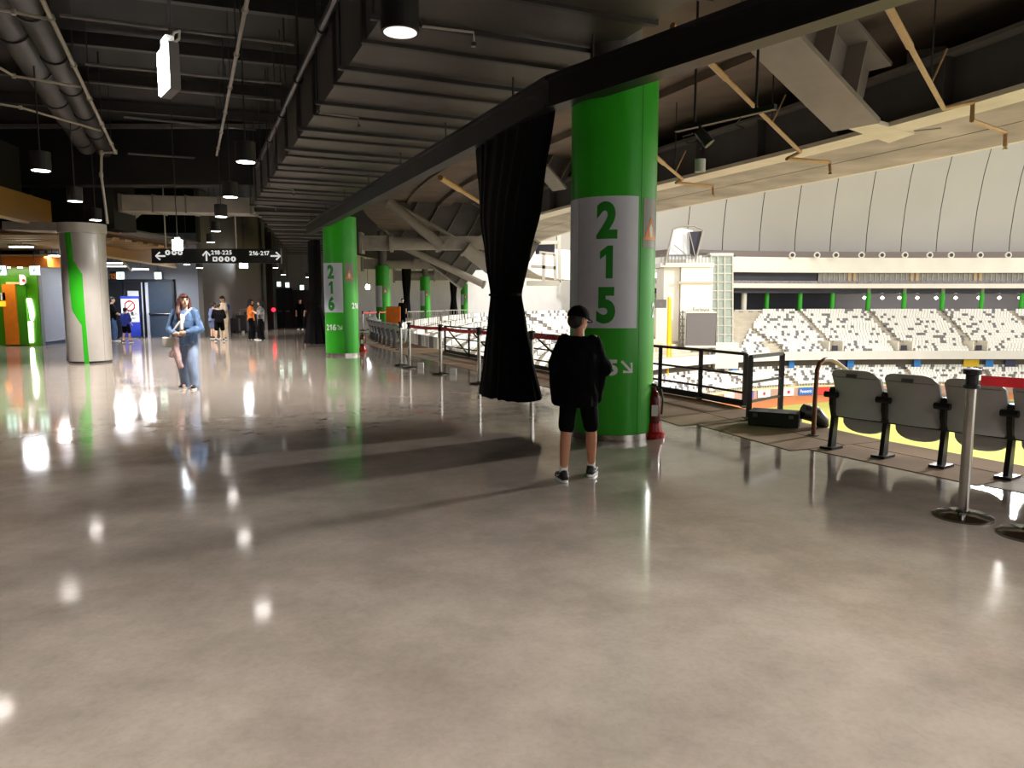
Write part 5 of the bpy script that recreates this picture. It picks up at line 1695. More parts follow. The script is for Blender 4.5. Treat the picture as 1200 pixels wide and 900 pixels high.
# fire extinguishers
def extinguisher(p, label):
    t = thing('fire_extinguisher', label, 'extinguisher', (p.x, p.y, 0))
    MB().lathe([(0.13, 0), (0.13, 0.05), (0.1, 0.07), (0.08, 0.16), (0.0, 0.16)], (0, 0, 0), 20).build('stand', M_REDPAINT, t, smooth=True)
    MB().lathe([(0.07, 0.1), (0.075, 0.13), (0.075, 0.42), (0.055, 0.48), (0.028, 0.51), (0.028, 0.55)], (0, 0, 0), 20).build('cylinder', mat('dark_red_enamel', (104, 16, 16), 0.25), t, smooth=True)
    MB().box((0, -0.02, 0.57), (0.03, 0.11, 0.03)).build('valve_handle', M_BLKPLASTIC, t)
    MB().tube([(0.02, 0, 0.55), (0.08, 0, 0.52), (0.1, 0, 0.4), (0.09, 0, 0.25)], 0.011, 6).build('hose', M_BLKPLASTIC, t, smooth=True)
    MB().plate(rrect(0.07, 0.12, 0.01), facing((0, -0.077, 0.3), (0, -1)), 0.003).build('label_plate', M_WHITE, t)
    return t
extinguisher(G(765, 512), 'dark red fire extinguisher on red stand beside pillar 215')
extinguisher(G(425, 412), 'red fire extinguisher on stand beside pillar 216')
# red beacon and dark items by the far wall
t = thing('red_beacon', 'small glowing red beacon beside the black column far back', 'beacon', tuple(V(320.5, 384, 39.8)))
p = V(320.5, 363, 39.8)
MB().lathe([(0.02, -0.1), (0.1, -0.05), (0.1, 0.05), (0.02, 0.1)], p, 12).build('lens', M_REDLED, t, world=True, smooth=True)
MB().cyl((p.x, p.y, 0), p, 0.03, n=8).build('post', M_BLACK, t, world=True)
MB().lathe([(0.16, 0), (0.16, 0.03), (0.03, 0.05)], (p.x, p.y, 0), 14).build('base', M_BLACK, t, world=True)
for k, (px, py, w, h, y) in enumerate(((285, 391, 0.5, 0.75, 35.5), (296, 391, 0.6, 0.9, 36), (277, 391, 0.4, 0.6, 35.2))):
    c = V(px, py, y)
    t = thing('dark_trolley', 'dark wheeled trolley against the dark grey wall, %s of three from left' % ORD[[1, 2, 0][k]], 'trolley', (c.x, c.y, 0))
    MB().box((0, 0, 0.12 + h / 2), (w, 0.4, h)).build('body', mat('charcoal_bag', (34, 33, 36), 0.8), t)
    for sx_ in (-1, 1):
        MB().cyl((sx_ * w * 0.35, -0.15, 0.06), (sx_ * w * 0.35, 0.15, 0.06), 0.06, n=10).build('wheel', M_BLKPLASTIC, t)
    MB().tube([(-w * 0.3, 0.18, 0.12 + h), (-w * 0.3, 0.2, h + 0.4), (w * 0.3, 0.2, h + 0.4), (w * 0.3, 0.18, 0.12 + h)], 0.015, 6).build('handle', M_STEEL, t)

# ================================================================ PEOPLE
SKIN = mat('warm_skin', (226, 182, 154), 0.55, var=0.06, scale=12)
SKIN_T = mat('tanned_skin', (188, 132, 100), 0.55, var=0.06, scale=12)
HAIR_B = mat('black_hair', (14, 12, 12), 0.75, var=0.3, scale=30, stretch=(1, 1, 0.1))
HAIR_R = mat('dark_red_brown_hair', (70, 34, 28), 0.45, var=0.4, scale=40, stretch=(1, 1, 0.08))
C_BLACK = mat('black_cotton', (7, 7, 8), 0.95, var=0.25, scale=14, bump=0.1, bscale=60, spec=0.08)
C_SHORT = mat('black_sport_fabric', (8, 8, 9), 0.95, spec=0.1, var=0.2, scale=14)
C_DENIM = mat('mid_blue_denim', (84, 112, 150), 0.85, var=0.3, scale=9, bump=0.15, bscale=160)
C_JEAN = mat('pale_washed_denim', (140, 156, 184), 0.85, var=0.25, scale=5, bump=0.1, bscale=160)
C_WHITE = mat('white_cotton', (232, 230, 226), 0.85, var=0.05, bump=0.05)
C_PINK = mat('pale_pink_knit', (214, 182, 178), 0.9, var=0.2, scale=14, bump=0.2, bscale=60)
C_BLUE = mat('royal_blue_jersey', (30, 52, 150), 0.75, var=0.15)
C_ORANGE = mat('orange_jersey', (216, 112, 24), 0.75, var=0.15)
C_PATTERN = mat('black_white_print_shirt', (110, 106, 104), 0.8, var=0.95, scale=9)
C_BEIGE = mat('beige_cotton', (196, 178, 152), 0.85, var=0.1)
C_GREY = mat('grey_blue_cotton', (92, 104, 140), 0.85, var=0.15)
C_DJEAN = mat('blue_jeans', (58, 86, 128), 0.85, var=0.2, scale=8)
SHOE_K = mat('black_shoe', (20, 20, 22), 0.6, var=0.15)
LIP = mat('lip_tone', (170, 92, 84), 0.5)
EYE_M = mat('dark_eye', (20, 16, 14), 0.25)

def loft(mb, secs, n=24):
    vs, fs = [], []
    for c, rx, ry in secs:
        for i in range(n):
            a = 2 * math.pi * i / n
            vs.append((c[0] + rx * math.cos(a), c[1] + ry * math.sin(a), c[2]))
    for k in range(len(secs) - 1):
        for i in range(n):
            j = (i + 1) % n
            fs.append((k * n + i, k * n + j, (k + 1) * n + j, (k + 1) * n + i))
    m = (len(secs) - 1) * n
    fs += [tuple(range(n - 1, -1, -1)), tuple(range(m, m + n))]
    return mb.add(vs, fs)
def capsule(mb, p0, r0, p1, r1, n=14):
    p0, p1 = Vector(p0), Vector(p1)
    d = (p1 - p0)
    if d.length < 1e-5: d = Vector((0, 0, 1e-4))
    d.normalize()
    pts, rs = [], []
    for k in range(4):
        a = rad(85 - 85 * k / 4)
        pts.append(p0 - d * (r0 * math.sin(a))); rs.append(r0 * math.cos(a))
    pts += [p0, p1]; rs += [r0, r1]
    for k in range(1, 5):
        a = rad(85 * k / 4)
        pts.append(p1 + d * (r1 * math.sin(a))); rs.append(r1 * math.cos(a))
    return mb.tube(pts, rs, n)
def ellipsoid(mb, c, r, R=None, n=16):
    vs, fs = [], []
    K = 9
    for k in range(K + 1):
        t = rad(-88 + 176 * k / K)
        for i in range(n):
            a = 2 * math.pi * i / n
            p = Vector((r[0] * math.cos(t) * math.cos(a), r[1] * math.cos(t) * math.sin(a), r[2] * math.sin(t)))
            if R is not None: p = R @ p
            vs.append(p + Vector(c))
    for k in range(K):
        for i in range(n):
            j = (i + 1) % n
            fs.append((k * n + i, k * n + j, (k + 1) * n + j, (k + 1) * n + i))
    fs += [tuple(range(n - 1, -1, -1)), tuple(range(K * n, K * n + n))]
    return mb.add(vs, fs)
def skin_over(mb, name, material, parent, voxel, iters=4, folds=0.0, fscale=9.0):
    """one continuous surface over the joined volumes"""
    o = mb.build(name, material, parent)
    md = o.modifiers.new('r', 'REMESH')
    md.mode = 'VOXEL'
    md.voxel_size = voxel
    if iters:
        ms = o.modifiers.new('s', 'SMOOTH')
        ms.factor = 0.5
        ms.iterations = iters
    bpy.context.view_layer.update()
    dg = bpy.context.evaluated_depsgraph_get()
    me = bpy.data.meshes.new_from_object(o.evaluated_get(dg))
    o.modifiers.clear()
    old = o.data
    o.data = me
    bpy.data.meshes.remove(old)
    me.materials.clear()
    me.materials.append(material)
    if folds:
        nn = [v.normal.copy() for v in me.vertices]
        for v, n in zip(me.vertices, nn):
            q = v.co * fscale
            f_ = noise.noise((q.x, q.y, q.z * 0.45)) + 0.5 * noise.noise((q.x * 2.3 + 7, q.y * 2.3, q.z * 0.9))
            v.co += n * (folds * f_)
    me.polygons.foreach_set('use_smooth', [True] * len(me.polygons))
    me.update()
    return o

def hand(mb, w, d, palm_n, s, side, curl=0.5):
    """palm, four bent fingers of unequal length and a thumb; w wrist, d pointing direction, palm_n palm normal"""
    d = Vector(d).normalized()
    pn = Vector(palm_n); pn = (pn - d * pn.dot(d)).normalized()
    x = d.cross(pn).normalized() * side
    L = 0.085 * s
    capsule(mb, w, 0.022 * s, w + d * 0.02 * s, 0.024 * s, 10)
    R = Matrix((x, d, pn)).transposed()
    ellipsoid(mb, w + d * L * 0.6, (0.040 * s, L * 0.62, 0.016 * s), R, 12)
    for k, (o_, l) in enumerate(((-0.027, 0.062), (-0.009, 0.074), (0.010, 0.07), (0.027, 0.054))):
        a = w + d * (L * (1.02 - 0.06 * abs(k - 1.3))) + x * (o_ * s)
        b = a + (d * math.cos(curl * 0.9) + pn * math.sin(curl * 0.9)) * (l * s * 0.52)
        c = b + (d * math.cos(curl * 2.0) + pn * math.sin(curl * 2.0)) * (l * s * 0.5)
        capsule(mb, a, 0.0095 * s, b, 0.0088 * s, 8)
        capsule(mb, b, 0.0088 * s, c, 0.0075 * s, 8)
    a = w + d * L * 0.3 - x * 0.034 * s
    b = a + (d * 0.7 - x * 0.65 + pn * 0.25) * 0.034 * s
    c = b + (d * 0.95 + pn * 0.4) * 0.028 * s
    capsule(mb, a, 0.013 * s, b, 0.0115 * s, 8)
    capsule(mb, b, 0.0115 * s, c, 0.009 * s, 8)

def person(label, loc, rz, H, P):
    t = thing('person', label, 'person', (loc[0], loc[1], loc[2] if len(loc) > 2 else 0.0), rz)
    vx = P.get('voxel', 0.02)
    fine = vx < 0.012
    k = H / 1.6
    skin = P.get('skin', SKIN)
    feet = P.get('feet', ((-0.09, 0.0), (0.09, 0.04)))
    lean = Vector(P.get('lean', (0, 0, 0)))
    hipz = 0.50 * H
    hips = [Vector((-0.085 * k, 0, hipz)), Vector((0.085 * k, 0, hipz))]
    ank = [Vector((f_[0] * k, f_[1] * k, 0.05 * H + (f_[2] if len(f_) > 2 else 0))) for f_ in feet]
    knees = P.get('knees')
    if knees:
        kn = [Vector((q[0] * k, q[1] * k, q[2] * H)) for q in knees]
    else:
        kn = [h.lerp(a, 0.48) + Vector((0, 0.045 * k, 0)) for h, a in zip(hips, ank)]
    wst = Vector((0, 0, 0.60 * H)) + lean * 0.35
    chest = Vector((0, 0, 0.73 * H)) + lean * 0.8
    shz = Vector((0, 0, 0.815 * H)) + lean
    sh = [shz + Vector((-0.165 * k * P.get('shw', 1), 0, 0)), shz + Vector((0.165 * k * P.get('shw', 1), 0, 0))]
    neck = shz + Vector((0, 0.0, 0.02 * H))
    hyaw = rad(P.get('yaw', 0))
    hpitch = rad(P.get('pitch', 0))
    HR = Matrix.Rotation(hyaw, 3, 'Z') @ Matrix.Rotation(hpitch, 3, 'X')
    hc = shz + Vector((0, 0.02 * k, 0.115 * H))
    el = [sh[0] + Vector((-0.05 * k, -0.02 * k, -0.17 * H)), sh[1] + Vector((0.05 * k, -0.02 * k, -0.17 * H))]
    wr = [el[0] + Vector((0.01, 0.06 * k, -0.15 * H)), el[1] + Vector((-0.01, 0.06 * k, -0.15 * H))]
    if 'elbows' in P: el = [Vector((q[0] * k, q[1] * k, q[2] * H)) + lean for q in P['elbows']]
    if 'wrists' in P: wr = [Vector((q[0] * k, q[1] * k, q[2] * H)) + lean for q in P['wrists']]
    # ---- body, one surface
    b = MB()
    loft(b, [((0, 0, 0.47 * H), 0.13 * k, 0.10 * k), ((0, 0, 0.53 * H), 0.15 * k, 0.105 * k), (wst, 0.125 * k, 0.09 * k), (chest, 0.15 * k, 0.1 * k), (shz, 0.13 * k, 0.07 * k), (shz + Vector((0, 0, 0.015 * H)), 0.06 * k, 0.05 * k)], 20)
    capsule(b, neck - Vector((0, 0, 0.03)), 0.05 * k, hc - Vector((0, 0.01, 0.04 * H)), 0.046 * k)
    for i in (0, 1):
        capsule(b, hips[i], 0.083 * k, kn[i], 0.053 * k)
        calf = kn[i].lerp(ank[i], 0.3) - Vector((0, 0.012 * k, 0))
        capsule(b, kn[i], 0.052 * k, calf, 0.052 * k)
        capsule(b, calf, 0.052 * k, ank[i], 0.034 * k)
        capsule(b, ank[i], 0.034 * k, ank[i] + Vector((0, 0.12 * k, -0.03 * H)), 0.028 * k)
        capsule(b, chest.lerp(sh[i], 0.85), 0.06 * k, sh[i], 0.05 * k)
        capsule(b, sh[i], 0.047 * k, el[i], 0.037 * k)
        capsule(b, el[i], 0.037 * k, wr[i], 0.026 * k)
        d = (wr[i] - el[i])
        inward = Vector((1 if i == 0 else -1, 0, 0))
        if fine:
            hd_ = P.get('hand_dir', (None, None))[i]
            hand(b, wr[i], Vector(hd_) if hd_ else d, Vector(P.get('palm', (0, -0.4, 0.2))) + inward * 0.6, k, -1 if i == 0 else 1, P.get('curl', 0.5))
        else:
            d.normalize()
            capsule(b, wr[i], 0.03 * k, wr[i] + d * 0.1 * k, 0.026 * k)
    hr_ = 0.068 * H
    s_ = hr_ / 0.108
    ellipsoid(b, hc + HR @ Vector((0, -0.012 * s_, 0.018 * s_)), (0.077 * s_, 0.094 * s_, 0.092 * s_), HR)
    ellipsoid(b, hc + HR @ Vector((0, 0.022 * s_, -0.042 * s_)), (0.056 * s_, 0.062 * s_, 0.066 * s_), HR)
    capsule(b, hc + HR @ Vector((0, 0.078 * s_, 0.012 * s_)), 0.011 * s_, hc + HR @ Vector((0, 0.096 * s_, -0.022 * s_)), 0.015 * s_, 10)
    for sd in (-1, 1):
        ellipsoid(b, hc + HR @ Vector((sd * 0.079 * s_, -0.012 * s_, -0.006 * s_)), (0.012 * s_, 0.02 * s_, 0.031 * s_), HR, 10)
    skin_over(b, 'body', skin, t, vx if not fine else P.get('bodyvox', 0.0065), 3 if fine else 2)
    # ---- face
    for sd in (-1, 1):
        e = hc + HR @ Vector((sd * 0.031 * s_, 0.074 * s_, 0.008 * s_))
        mb = MB(); ellipsoid(mb, e, (0.012 * s_, 0.008 * s_, 0.007 * s_), HR, 10); mb.build('eye', EYE_M, t, smooth=True)
        mb = MB(); capsule(mb, hc + HR @ Vector((sd * 0.046 * s_, 0.071 * s_, 0.026 * s_)), 0.004 * s_, hc + HR @ Vector((sd * 0.018 * s_, 0.081 * s_, 0.028 * s_)), 0.005 * s_, 8); mb.build('eyebrow', HAIR_B, t, smooth=True)
    mb = MB(); ellipsoid(mb, hc + HR @ Vector((0, 0.08 * s_, -0.055 * s_)), (0.022 * s_, 0.008 * s_, 0.007 * s_), HR, 10); mb.build('mouth', LIP, t, smooth=True)
    # ---- hair
    hair = P.get('hair', 'short')
    hm = P.get('hairmat', HAIR_B)
    hb = MB()
    ellipsoid(hb, hc + HR @ Vector((0, -0.026 * s_, 0.034 * s_)), (0.088 * s_, 0.094 * s_, 0.092 * s_), HR)
    if hair == 'short':
        ellipsoid(hb, hc + HR @ Vector((0, -0.045 * s_, -0.015 * s_)), (0.08 * s_, 0.07 * s_, 0.07 * s_), HR)
        ellipsoid(hb, hc + HR @ Vector((0, 0.05 * s_, 0.072 * s_)), (0.065 * s_, 0.04 * s_, 0.03 * s_), HR)
    else:
        L_ = P.get('hairlen', 0.26) * k
        for sd in (-1, 1):
            capsule(hb, hc + HR @ Vector((sd * 0.07 * s_, -0.02 * s_, 0.03 * s_)), 0.034 * s_, hc + HR @ Vector((sd * 0.092 * s_, -0.01 * s_, -0.12 * s_)), 0.036 * s_)
            capsule(hb, hc + HR @ Vector((sd * 0.092 * s_, -0.01 * s_, -0.12 * s_)), 0.042 * s_, hc + HR @ Vector((sd * 0.115 * s_, 0.05 * s_, -0.09 - L_ * 0.5)), 0.04 * s_)
            capsule(hb, hc + HR @ Vector((sd * 0.115 * s_, 0.05 * s_, -0.09 - L_ * 0.5)), 0.04 * s_, hc + HR @ Vector((sd * 0.10 * s_, 0.075 * s_, -0.09 - L_ * 0.85)), 0.024 * s_)
        capsule(hb, hc + HR @ Vector((0, -0.07 * s_, 0.0)), 0.07 * s_, hc + HR @ Vector((0, -0.1 * s_, -0.1 - L_ * 0.7)), 0.06 * s_)
        ellipsoid(hb, hc + HR @ Vector((0.0, 0.062 * s_, 0.058 * s_)), (0.062 * s_, 0.03 * s_, 0.026 * s_), HR)
    skin_over(hb, 'hair', hm, t, max(vx, 0.008), 2, 0.006 * s_ if fine else 0, 26)
    if 'cap' in P:
        cm_ = P['cap']
        cb = MB()
        vs, fs = [], []
        n = 28
        up = HR @ Vector((0, 0, 1))
        o_ = hc + HR @ Vector((0, -0.018 * s_, 0.028 * s_))
        secs = []
        for q in range(8):
            a = rad(-4 + 92 * q / 7)
            for i in range(n):
                th = 2 * math.pi * i / n
                vs.append(o_ + HR @ Vector((0.098 * s_ * math.cos(a) * math.cos(th), 0.108 * s_ * math.cos(a) * math.sin(th), 0.105 * s_ * math.sin(a))))
        for q in range(7):
            for i in range(n):
                j = (i + 1) % n
                fs.append((q * n + i, q * n + j, (q + 1) * n + j, (q + 1) * n + i))
        fs.append(tuple(range(n - 1, -1, -1))); fs.append(tuple(range(7 * n, 8 * n)))
        cp = cb.add(vs, fs).build('cap', cm_, t, smooth=True)
        br = []
        for q in range(13):
            a = rad(20 + 140 * q / 12)
            br.append((0.088 * s_ * math.cos(a), 0.085 * s_ * math.sin(a) + (0.085 * s_ * math.sin(math.pi * q / 12))))
        inner = [(0.085 * s_ * math.cos(rad(160 - 140 * q / 8)), 0.085 * s_ * math.sin(rad(160 - 140 * q / 8))) for q in range(9)]
        M = Matrix.Translation(o_ + HR @ Vector((0, 0, 0.0))) @ (HR @ Matrix.Rotation(rad(-8), 3, 'X')).to_4x4()
        MB().plate(br + inner, M, 0.006 * s_).build('brim', cm_, cp)
        mb = MB(); ellipsoid(mb, o_ + HR @ Vector((0, 0, 0.104 * s_)), (0.01 * s_, 0.01 * s_, 0.006 * s_), HR, 10); mb.build('button', cm_, cp)
        pm = o_ + HR @ (Vector((-0.09, -0.065, 0.035)) * s_)
        if P.get('caplogo'):
            nv_ = (HR @ Vector((-0.72, -0.62, 0.0))).normalized()
            mb = MB(); mb.plate([(-0.016, -0.004), (0.004, -0.008), (0.02, 0.008), (0.006, 0.002), (-0.012, 0.006)], facing(o_ + HR @ (Vector((-0.070, -0.078, 0.028)) * s_) + nv_ * 0.004, nv_), 0.003); mb.build('logo', M_WHITE, cp)
    if P.get('glasses'):
        for sd in (-1, 1):
            e = hc + HR @ Vector((sd * 0.034 * s_, 0.088 * s_, 0.006 * s_))
            rg = [e + HR @ Vector((0.022 * s_ * math.cos(q * math.pi / 8), 0, 0.018 * s_ * math.sin(q * math.pi / 8))) for q in range(17)]
            gl = MB().tube(rg, 0.0025 * s_, 6).build('glasses_rim', M_BLKPLASTIC, t)
            MB().cyl(e + HR @ Vector((sd * 0.022 * s_, 0, 0)), hc + HR @ Vector((sd * 0.084 * s_, -0.01 * s_, 0.006 * s_)), 0.0025 * s_, n=6).build('glasses_arm', M_BLKPLASTIC, t)
    # ---- top
    T = P['top']
    lo_ = T.get('loose', 0.03) * k
    tb = MB()
    hem = T.get('hem', 0.47) * H
    hw = T.get('hemw', 0.17) * k
    hd2 = T.get('hemd', 0.125) * k
    hs = Vector(T.get('hemshift', (0, 0, 0))) * k
    loft(tb, [((hs.x, hs.y, hem), hw, hd2), ((hs.x * 0.6, hs.y * 0.6, hem + 0.05 * H), hw * 0.97, hd2 * 0.97), (wst, 0.13 * k + lo_, 0.095 * k + lo_), (chest, 0.155 * k + lo_, 0.105 * k + lo_), (shz - Vector((0, 0, 0.01 * H)), 0.15 * k + lo_ * 0.5, 0.075 * k + lo_ * 0.6), (shz + Vector((0, 0, 0.022 * H)), 0.07 * k, 0.062 * k)], 28)
    sl_ = T.get('sleeve', 0.7)
    for i in (0, 1):
        capsule(tb, sh[i] * 0.94 + chest * 0.06 - Vector((0, 0, 0.006 * k)), 0.052 * k + lo_ * 0.5, sh[i] - Vector((0, 0, 0.006 * k)), 0.045 * k + lo_ * 0.45)
        if sl_ <= 1:
            e = sh[i].lerp(el[i], sl_)
            capsule(tb, sh[i] - Vector((0, 0, 0.006 * k)), 0.045 * k + lo_ * 0.45, e, (0.045 * k + lo_ * 0.9) * T.get('sleever', 1))
        else:
            capsule(tb, sh[i] - Vector((0, 0, 0.015 * k)), 0.046 * k + lo_ * 0.5, el[i], 0.044 * k + lo_ * 0.7)
            capsule(tb, el[i], 0.044 * k + lo_ * 0.7, el[i].lerp(wr[i], sl_ - 1), 0.036 * k + lo_ * 0.45)
    for a_, ra, b_, rb in T.get('extra', ()):
        capsule(tb, Vector(a_), ra, Vector(b_), rb)
    skin_over(tb, T.get('name', 'shirt'), T['mat'], t, max(vx * 0.9, 0.009), 2, T.get('folds', 0.008) * k, 11)
    # ---- bottoms
    B = P['bottom']
    bb = MB()
    lb = B.get('loose', 0.02) * k
    loft(bb, [((0, 0, 0.46 * H), 0.145 * k + lb, 0.11 * k + lb * 0.6), ((0, 0, 0.53 * H), 0.152 * k + lb * 0.6, 0.112 * k + lb * 0.5), (wst - Vector((0, 0, 0.01)), 0.135 * k, 0.1 * k)], 22)
    for i in (0, 1):
        if B['kind'] == 'shorts':
            e = hips[i].lerp(kn[i], B.get('len', 0.85))
            capsule(bb, hips[i], 0.085 * k + lb, e, 0.066 * k + lb * 1.3)
        else:
            capsule(bb, hips[i], 0.085 * k + lb * 0.6, kn[i], 0.06 * k + lb)
            capsule(bb, kn[i], 0.06 * k + lb, ank[i] + Vector((0, 0, -0.005 * H)), 0.05 * k + lb)
    skin_over(bb, B['kind'], B['mat'], t, max(vx * 0.9, 0.009), 2, 0.006 * k, 12)
    # ---- socks and shoes
    for i in (0, 1):
        if P.get('socks'):
            sb_ = MB()
            capsule(sb_, ank[i] + (kn[i] - ank[i]).normalized() * (0.12 * k), 0.041 * k, ank[i], 0.039 * k)
            skin_over(sb_, 'sock', P['socks'], t, max(vx, 0.008), 1)
        yw = rad(P.get('toes', (8, -8))[i])
        R = Matrix.Rotation(yw, 3, 'Z')
        zf = ank[i].z - 0.05 * H
        o_ = Vector((ank[i].x, ank[i].y, zf))
        sh_ = MB()
        capsule(sh_, o_ + R @ Vector((0, -0.035 * k, 0.045 * k)), 0.041 * k, o_ + R @ Vector((0, 0.13 * k, 0.036 * k)), 0.036 * k)
        capsule(sh_, o_ + R @ Vector((0, -0.02 * k, 0.075 * k)), 0.042 * k, o_ + R @ Vector((0, 0.06 * k, 0.05 * k)), 0.04 * k)
        so = skin_over(sh_, 'shoe', P.get('shoe', SHOE_K), t, max(vx * 0.8, 0.007), 2)
        sole = []
        for q in range(24):
            a = 2 * math.pi * q / 24
            sole.append((0.044 * k * math.cos(a) * (1 if math.sin(a) < 0 else 0.95), 0.05 * k + 0.125 * k * math.sin(a)))
        M = Matrix.Translation(o_ + Vector((0, 0, 0.002))) @ R.to_4x4()
        MB().plate(sole, M, 0.024 * k).build('sole', P.get('sole', M_WHITE), so)
        if P.get('swoosh'):
            for sd in (-1, 1):
                nv_ = R @ Vector((sd, 0, 0))
                mb = MB(); mb.plate([(-0.05 * k, 0.0), (-0.02 * k, -0.014 * k), (0.05 * k, 0.02 * k), (-0.015 * k, 0.002 * k)], facing(o_ + R @ Vector((sd * 0.042 * k, 0.03 * k, 0.055 * k)), nv_), 0.004); mb.build('shoe_mark', M_WHITE, so)
    return t, dict(hc=hc, HR=HR, s=s_, sh=sh, el=el, wr=wr, k=k, wst=wst, chest=chest)

# ---- the boy beside pillar 215, seen from behind
bl = (G(659, 566) + G(690, 556)) / 2
bl = Vector((bl.x + 0.015, bl.y, 0))
boy, J = person('boy in black T-shirt, shorts and cap standing with his back to us', (bl.x, bl.y, 0), rad(-4), 1.41,
    dict(voxel=0.010, skin=SKIN_T, feet=((-0.135, -0.12), (0.13, 0.13)), toes=(22, -18), knees=((-0.115, -0.05, 0.285), (0.125, 0.06, 0.285)),
         elbows=((-0.205, 0.04, 0.662), (0.215, 0.05, 0.648)), wrists=((-0.06, 0.22, 0.68), (0.07, 0.23, 0.68)), yaw=-52, pitch=-12, hair='short', cap=C_BLACK, caplogo=True, glasses=True, shw=0.82,
         top=dict(mat=C_BLACK, hem=0.435, hemw=0.205, hemd=0.16, hemshift=(-0.02, -0.01, 0), loose=0.042, sleeve=0.98, sleever=1.08, folds=0.014, name='shirt',
                  extra=(((-0.11, 0.0, 1.06), 0.06, (-0.185, 0.02, 0.9), 0.055), ((-0.185, 0.02, 0.9), 0.055, (-0.185, -0.02, 0.66), 0.045), ((0.11, 0.0, 1.06), 0.06, (0.19, 0.03, 0.9), 0.05), ((0.18, 0.03, 0.88), 0.05, (0.15, 0.0, 0.68), 0.05))),
         bottom=dict(kind='shorts', mat=C_SHORT, len=0.86, loose=0.006), socks=C_WHITE, swoosh=True))
# ---- the woman in denim walking toward us
wl = G(222, 455.5)
wom, J = person('woman in blue denim jacket and pale jeans walking toward us', (wl.x, wl.y, 0), rad(180), 1.60,
    dict(voxel=0.010, feet=((-0.115, 0.06), (0.105, -0.1)), toes=(10, -12), lean=(0, 0.03, 0),
         shw=0.92, elbows=((-0.25, 0.03, 0.635), (0.25, 0.02, 0.635)), wrists=((-0.10, 0.2, 0.60), (0.11, 0.2, 0.59)), hand_dir=((0.9, 0.3, -0.1), (-0.9, 0.3, -0.1)), palm=(0, -1, 0), curl=0.8,
         yaw=38, pitch=4, hair='long', hairmat=HAIR_R, hairlen=0.27,
         top=dict(mat=C_DENIM, hem=0.475, hemw=0.19, hemd=0.145, loose=0.042, sleeve=1.88, folds=0.016, name='denim_jacket'),
         bottom=dict(kind='trousers', mat=C_JEAN, loose=0.03), shoe=SHOE_K))
mb = MB(); capsule(mb, (0, 0.15, 1.22), 0.05, (0, 0.18, 1.02), 0.04)
skin_over(mb, 'shirt_front', C_WHITE, wom, 0.01, 2)
for sx_ in (-1, 1):
    MB().box((sx_ * 0.1, 0.175, 1.1), (0.1, 0.02, 0.11), Matrix.Rotation(rad(sx_ * -25), 3, 'Z')).build('chest_pocket', C_DENIM, wom)
# collar of her white shirt and the bag strap ride on her
mb = MB(); capsule(mb, (-0.05, 0.115, 1.27), 0.02, (0, 0.15, 1.17), 0.02); capsule(mb, (0.05, 0.115, 1.27), 0.02, (0, 0.15, 1.17), 0.02)
skin_over(mb, 'shirt_collar', C_WHITE, wom, 0.01, 2)
bag = thing('shoulder_bag', 'small cream shoulder bag with a pink scarf at the hip of the woman in denim', 'bag', (wl.x - 0.24, wl.y - 0.1, 0.68))
o_ = Vector((-0.24, -0.1, 0.68)) * -1
def W_(x, y, z): return Vector((wl.x - x, wl.y - y, z))
b_ = MB(); b_.box(W_(0.20, 0.16, 0.80), (0.26, 0.09, 0.17)); skin_over(b_, 'pouch', mat('cream_leather', (226, 220, 206), 0.6), None, 0.012, 3)
pch = bpy.data.objects['pouch']; pch.parent = bag; pch.location = pch.location - Vector((wl.x - 0.24, wl.y - 0.1, 0.68))
MB().tube([W_(0.19, 0.2, 0.88), W_(0.12, 0.21, 1.0), W_(0.05, 0.2, 1.1), W_(-0.03, 0.17, 1.22), W_(-0.09, 0.10, 1.32), W_(-0.11, 0.02, 1.36)], 0.017, 8).build('strap', C_WHITE, bag, world=True, smooth=True)
sc2 = MB()
capsule(sc2, W_(0.09, 0.2, 0.84), 0.03, W_(0.08, 0.19, 0.55), 0.055); capsule(sc2, W_(0.08, 0.19, 0.55), 0.055, W_(0.06, 0.18, 0.40), 0.05)
capsule(sc2, W_(0.13, 0.18, 0.72), 0.03, W_(0.19, 0.17, 0.58), 0.045)
skin_over(sc2, 'scarf', C_PINK, None, 0.012, 2, 0.012, 22)
pch = bpy.data.objects['scarf']; pch.parent = bag; pch.location = pch.location - Vector((wl.x - 0.24, wl.y - 0.1, 0.68))

# ---- people farther away
def at_floor(px, py): 
    p = G(px, py); return (p.x, p.y, 0)
STD = dict(mat=C_BLACK, hem=0.47, hemw=0.18, hemd=0.14, loose=0.03, sleeve=0.9)
person('man in blue and beige leaning to look down, in the far group', at_floor(264, 397.5), rad(150), 1.72,
       dict(feet=((-0.1, 0), (0.1, 0.05)), lean=(0.02, 0.03, 0), elbows=((-0.22, 0.05, 0.66), (0.22, 0.05, 0.66)), wrists=((-0.05, 0.25, 0.70), (0.06, 0.25, 0.70)), pitch=-18, top=dict(STD, mat=C_BEIGE), bottom=dict(kind='trousers', mat=C_BEIGE)))
v_ = MB(); ellipsoid(v_, (-0.16, -0.02, 1.28), (0.1, 0.13, 0.14)); skin_over(v_, 'jacket_shoulder', C_BLUE, bpy.data.objects['person.002'], 0.02, 2)
person('child in black T-shirt and shorts bending before the man, far group', at_floor(258, 400), rad(20), 1.5,
       dict(feet=((-0.16, -0.05), (0.14, 0.08)), lean=(-0.02, 0.12, -0.06), elbows=((-0.22, 0.05, 0.64), (0.22, 0.05, 0.64)), wrists=((-0.16, 0.22, 0.58), (0.1, 0.25, 0.6)), pitch=-40, top=dict(STD, mat=C_BLACK, loose=0.045), bottom=dict(kind='shorts', mat=C_SHORT)))
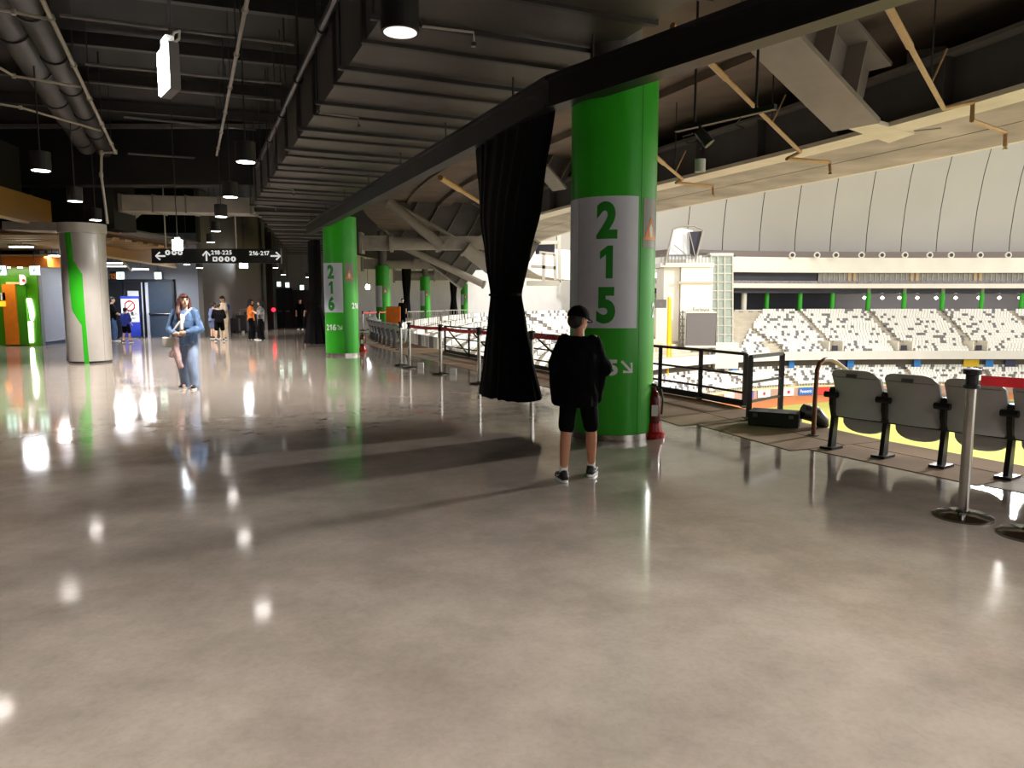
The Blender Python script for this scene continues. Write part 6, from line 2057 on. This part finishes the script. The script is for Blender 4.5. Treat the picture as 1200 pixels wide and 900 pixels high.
person('person in grey blue shirt half hidden behind the bending child', at_floor(249.5, 397), rad(-30), 1.5,
       dict(feet=((-0.08, 0), (0.08, 0)), lean=(0, 0.08, -0.03), pitch=-30, top=dict(STD, mat=C_GREY), bottom=dict(kind='shorts', mat=C_GREY)))
person('woman in orange jersey and long dark trousers in far group', at_floor(295, 398), rad(-75), 1.6,
       dict(feet=((-0.08, -0.05), (0.08, 0.06)), hair='long', hairlen=0.1, elbows=((-0.2, 0.03, 0.64), (0.2, 0.06, 0.64)), wrists=((-0.1, 0.2, 0.66), (0.12, 0.24, 0.66)), top=dict(STD, mat=C_ORANGE), bottom=dict(kind='trousers', mat=C_BLACK, loose=0.04)))
person('woman in black and white print shirt facing the orange jersey', at_floor(306.5, 398.5), rad(105), 1.56,
       dict(feet=((-0.08, -0.05), (0.08, 0.06)), hair='long', hairlen=0.08, pitch=-10, elbows=((-0.2, 0.06, 0.64), (0.2, 0.03, 0.64)), wrists=((-0.1, 0.22, 0.7), (0.08, 0.22, 0.7)), top=dict(STD, mat=C_PATTERN, loose=0.05), bottom=dict(kind='trousers', mat=C_BLACK, loose=0.04)))
person('man in black top and jeans standing at right edge of silver column', at_floor(133.5, 399.5), rad(-60), 1.68,
       dict(feet=((-0.09, -0.03), (0.09, 0.05)), elbows=((-0.22, 0.02, 0.64), (0.22, 0.08, 0.64)), wrists=((-0.12, 0.2, 0.6), (0.1, 0.26, 0.6)), top=dict(STD, mat=C_BLACK), bottom=dict(kind='trousers', mat=C_DJEAN)))
person('child in blue jersey and dark shorts before the poster stand', at_floor(148.5, 401.5), rad(-15), 1.28,
       dict(feet=((-0.13, -0.06), (0.13, 0.08)), elbows=((-0.22, 0.02, 0.62), (0.22, 0.02, 0.62)), wrists=((-0.2, 0.14, 0.54), (0.2, 0.14, 0.54)), top=dict(STD, mat=C_BLUE, loose=0.05), bottom=dict(kind='shorts', mat=C_SHORT)))
q = V(472, 380, 48)
person('guard in black standing behind the red tape far back', (q.x, 48, 0), rad(190), 1.74, dict(top=dict(STD, mat=C_BLACK), bottom=dict(kind='trousers', mat=C_BLACK)))
q = V(352.5, 380, 40.5)
person('dark dressed attendant standing before the far doors', (q.x, 40.5, 0), rad(180), 1.68, dict(top=dict(STD, mat=C_BLACK), bottom=dict(kind='trousers', mat=C_BLACK)))
q = V(462, 380, 26)
ch = thing('padded_chair', 'orange backed padded chair in front of far green pillar', 'chair', (q.x, 26, 0))
MB().box((0, -0.2, 0.95), (0.5, 0.07, 0.75), Matrix.Rotation(rad(-8), 3, 'X')).build('backrest', C_ORANGE, ch)
MB().box((0, 0.02, 0.48), (0.44, 0.44, 0.08)).build('seat', C_ORANGE, ch)
for sx_ in (-1, 1):
    for sy_ in (-1, 1):
        MB().cyl((sx_ * 0.19, sy_ * 0.19, 0), (sx_ * 0.18, sy_ * 0.18, 0.45), 0.015, n=6).build('leg', M_BLACK, ch)
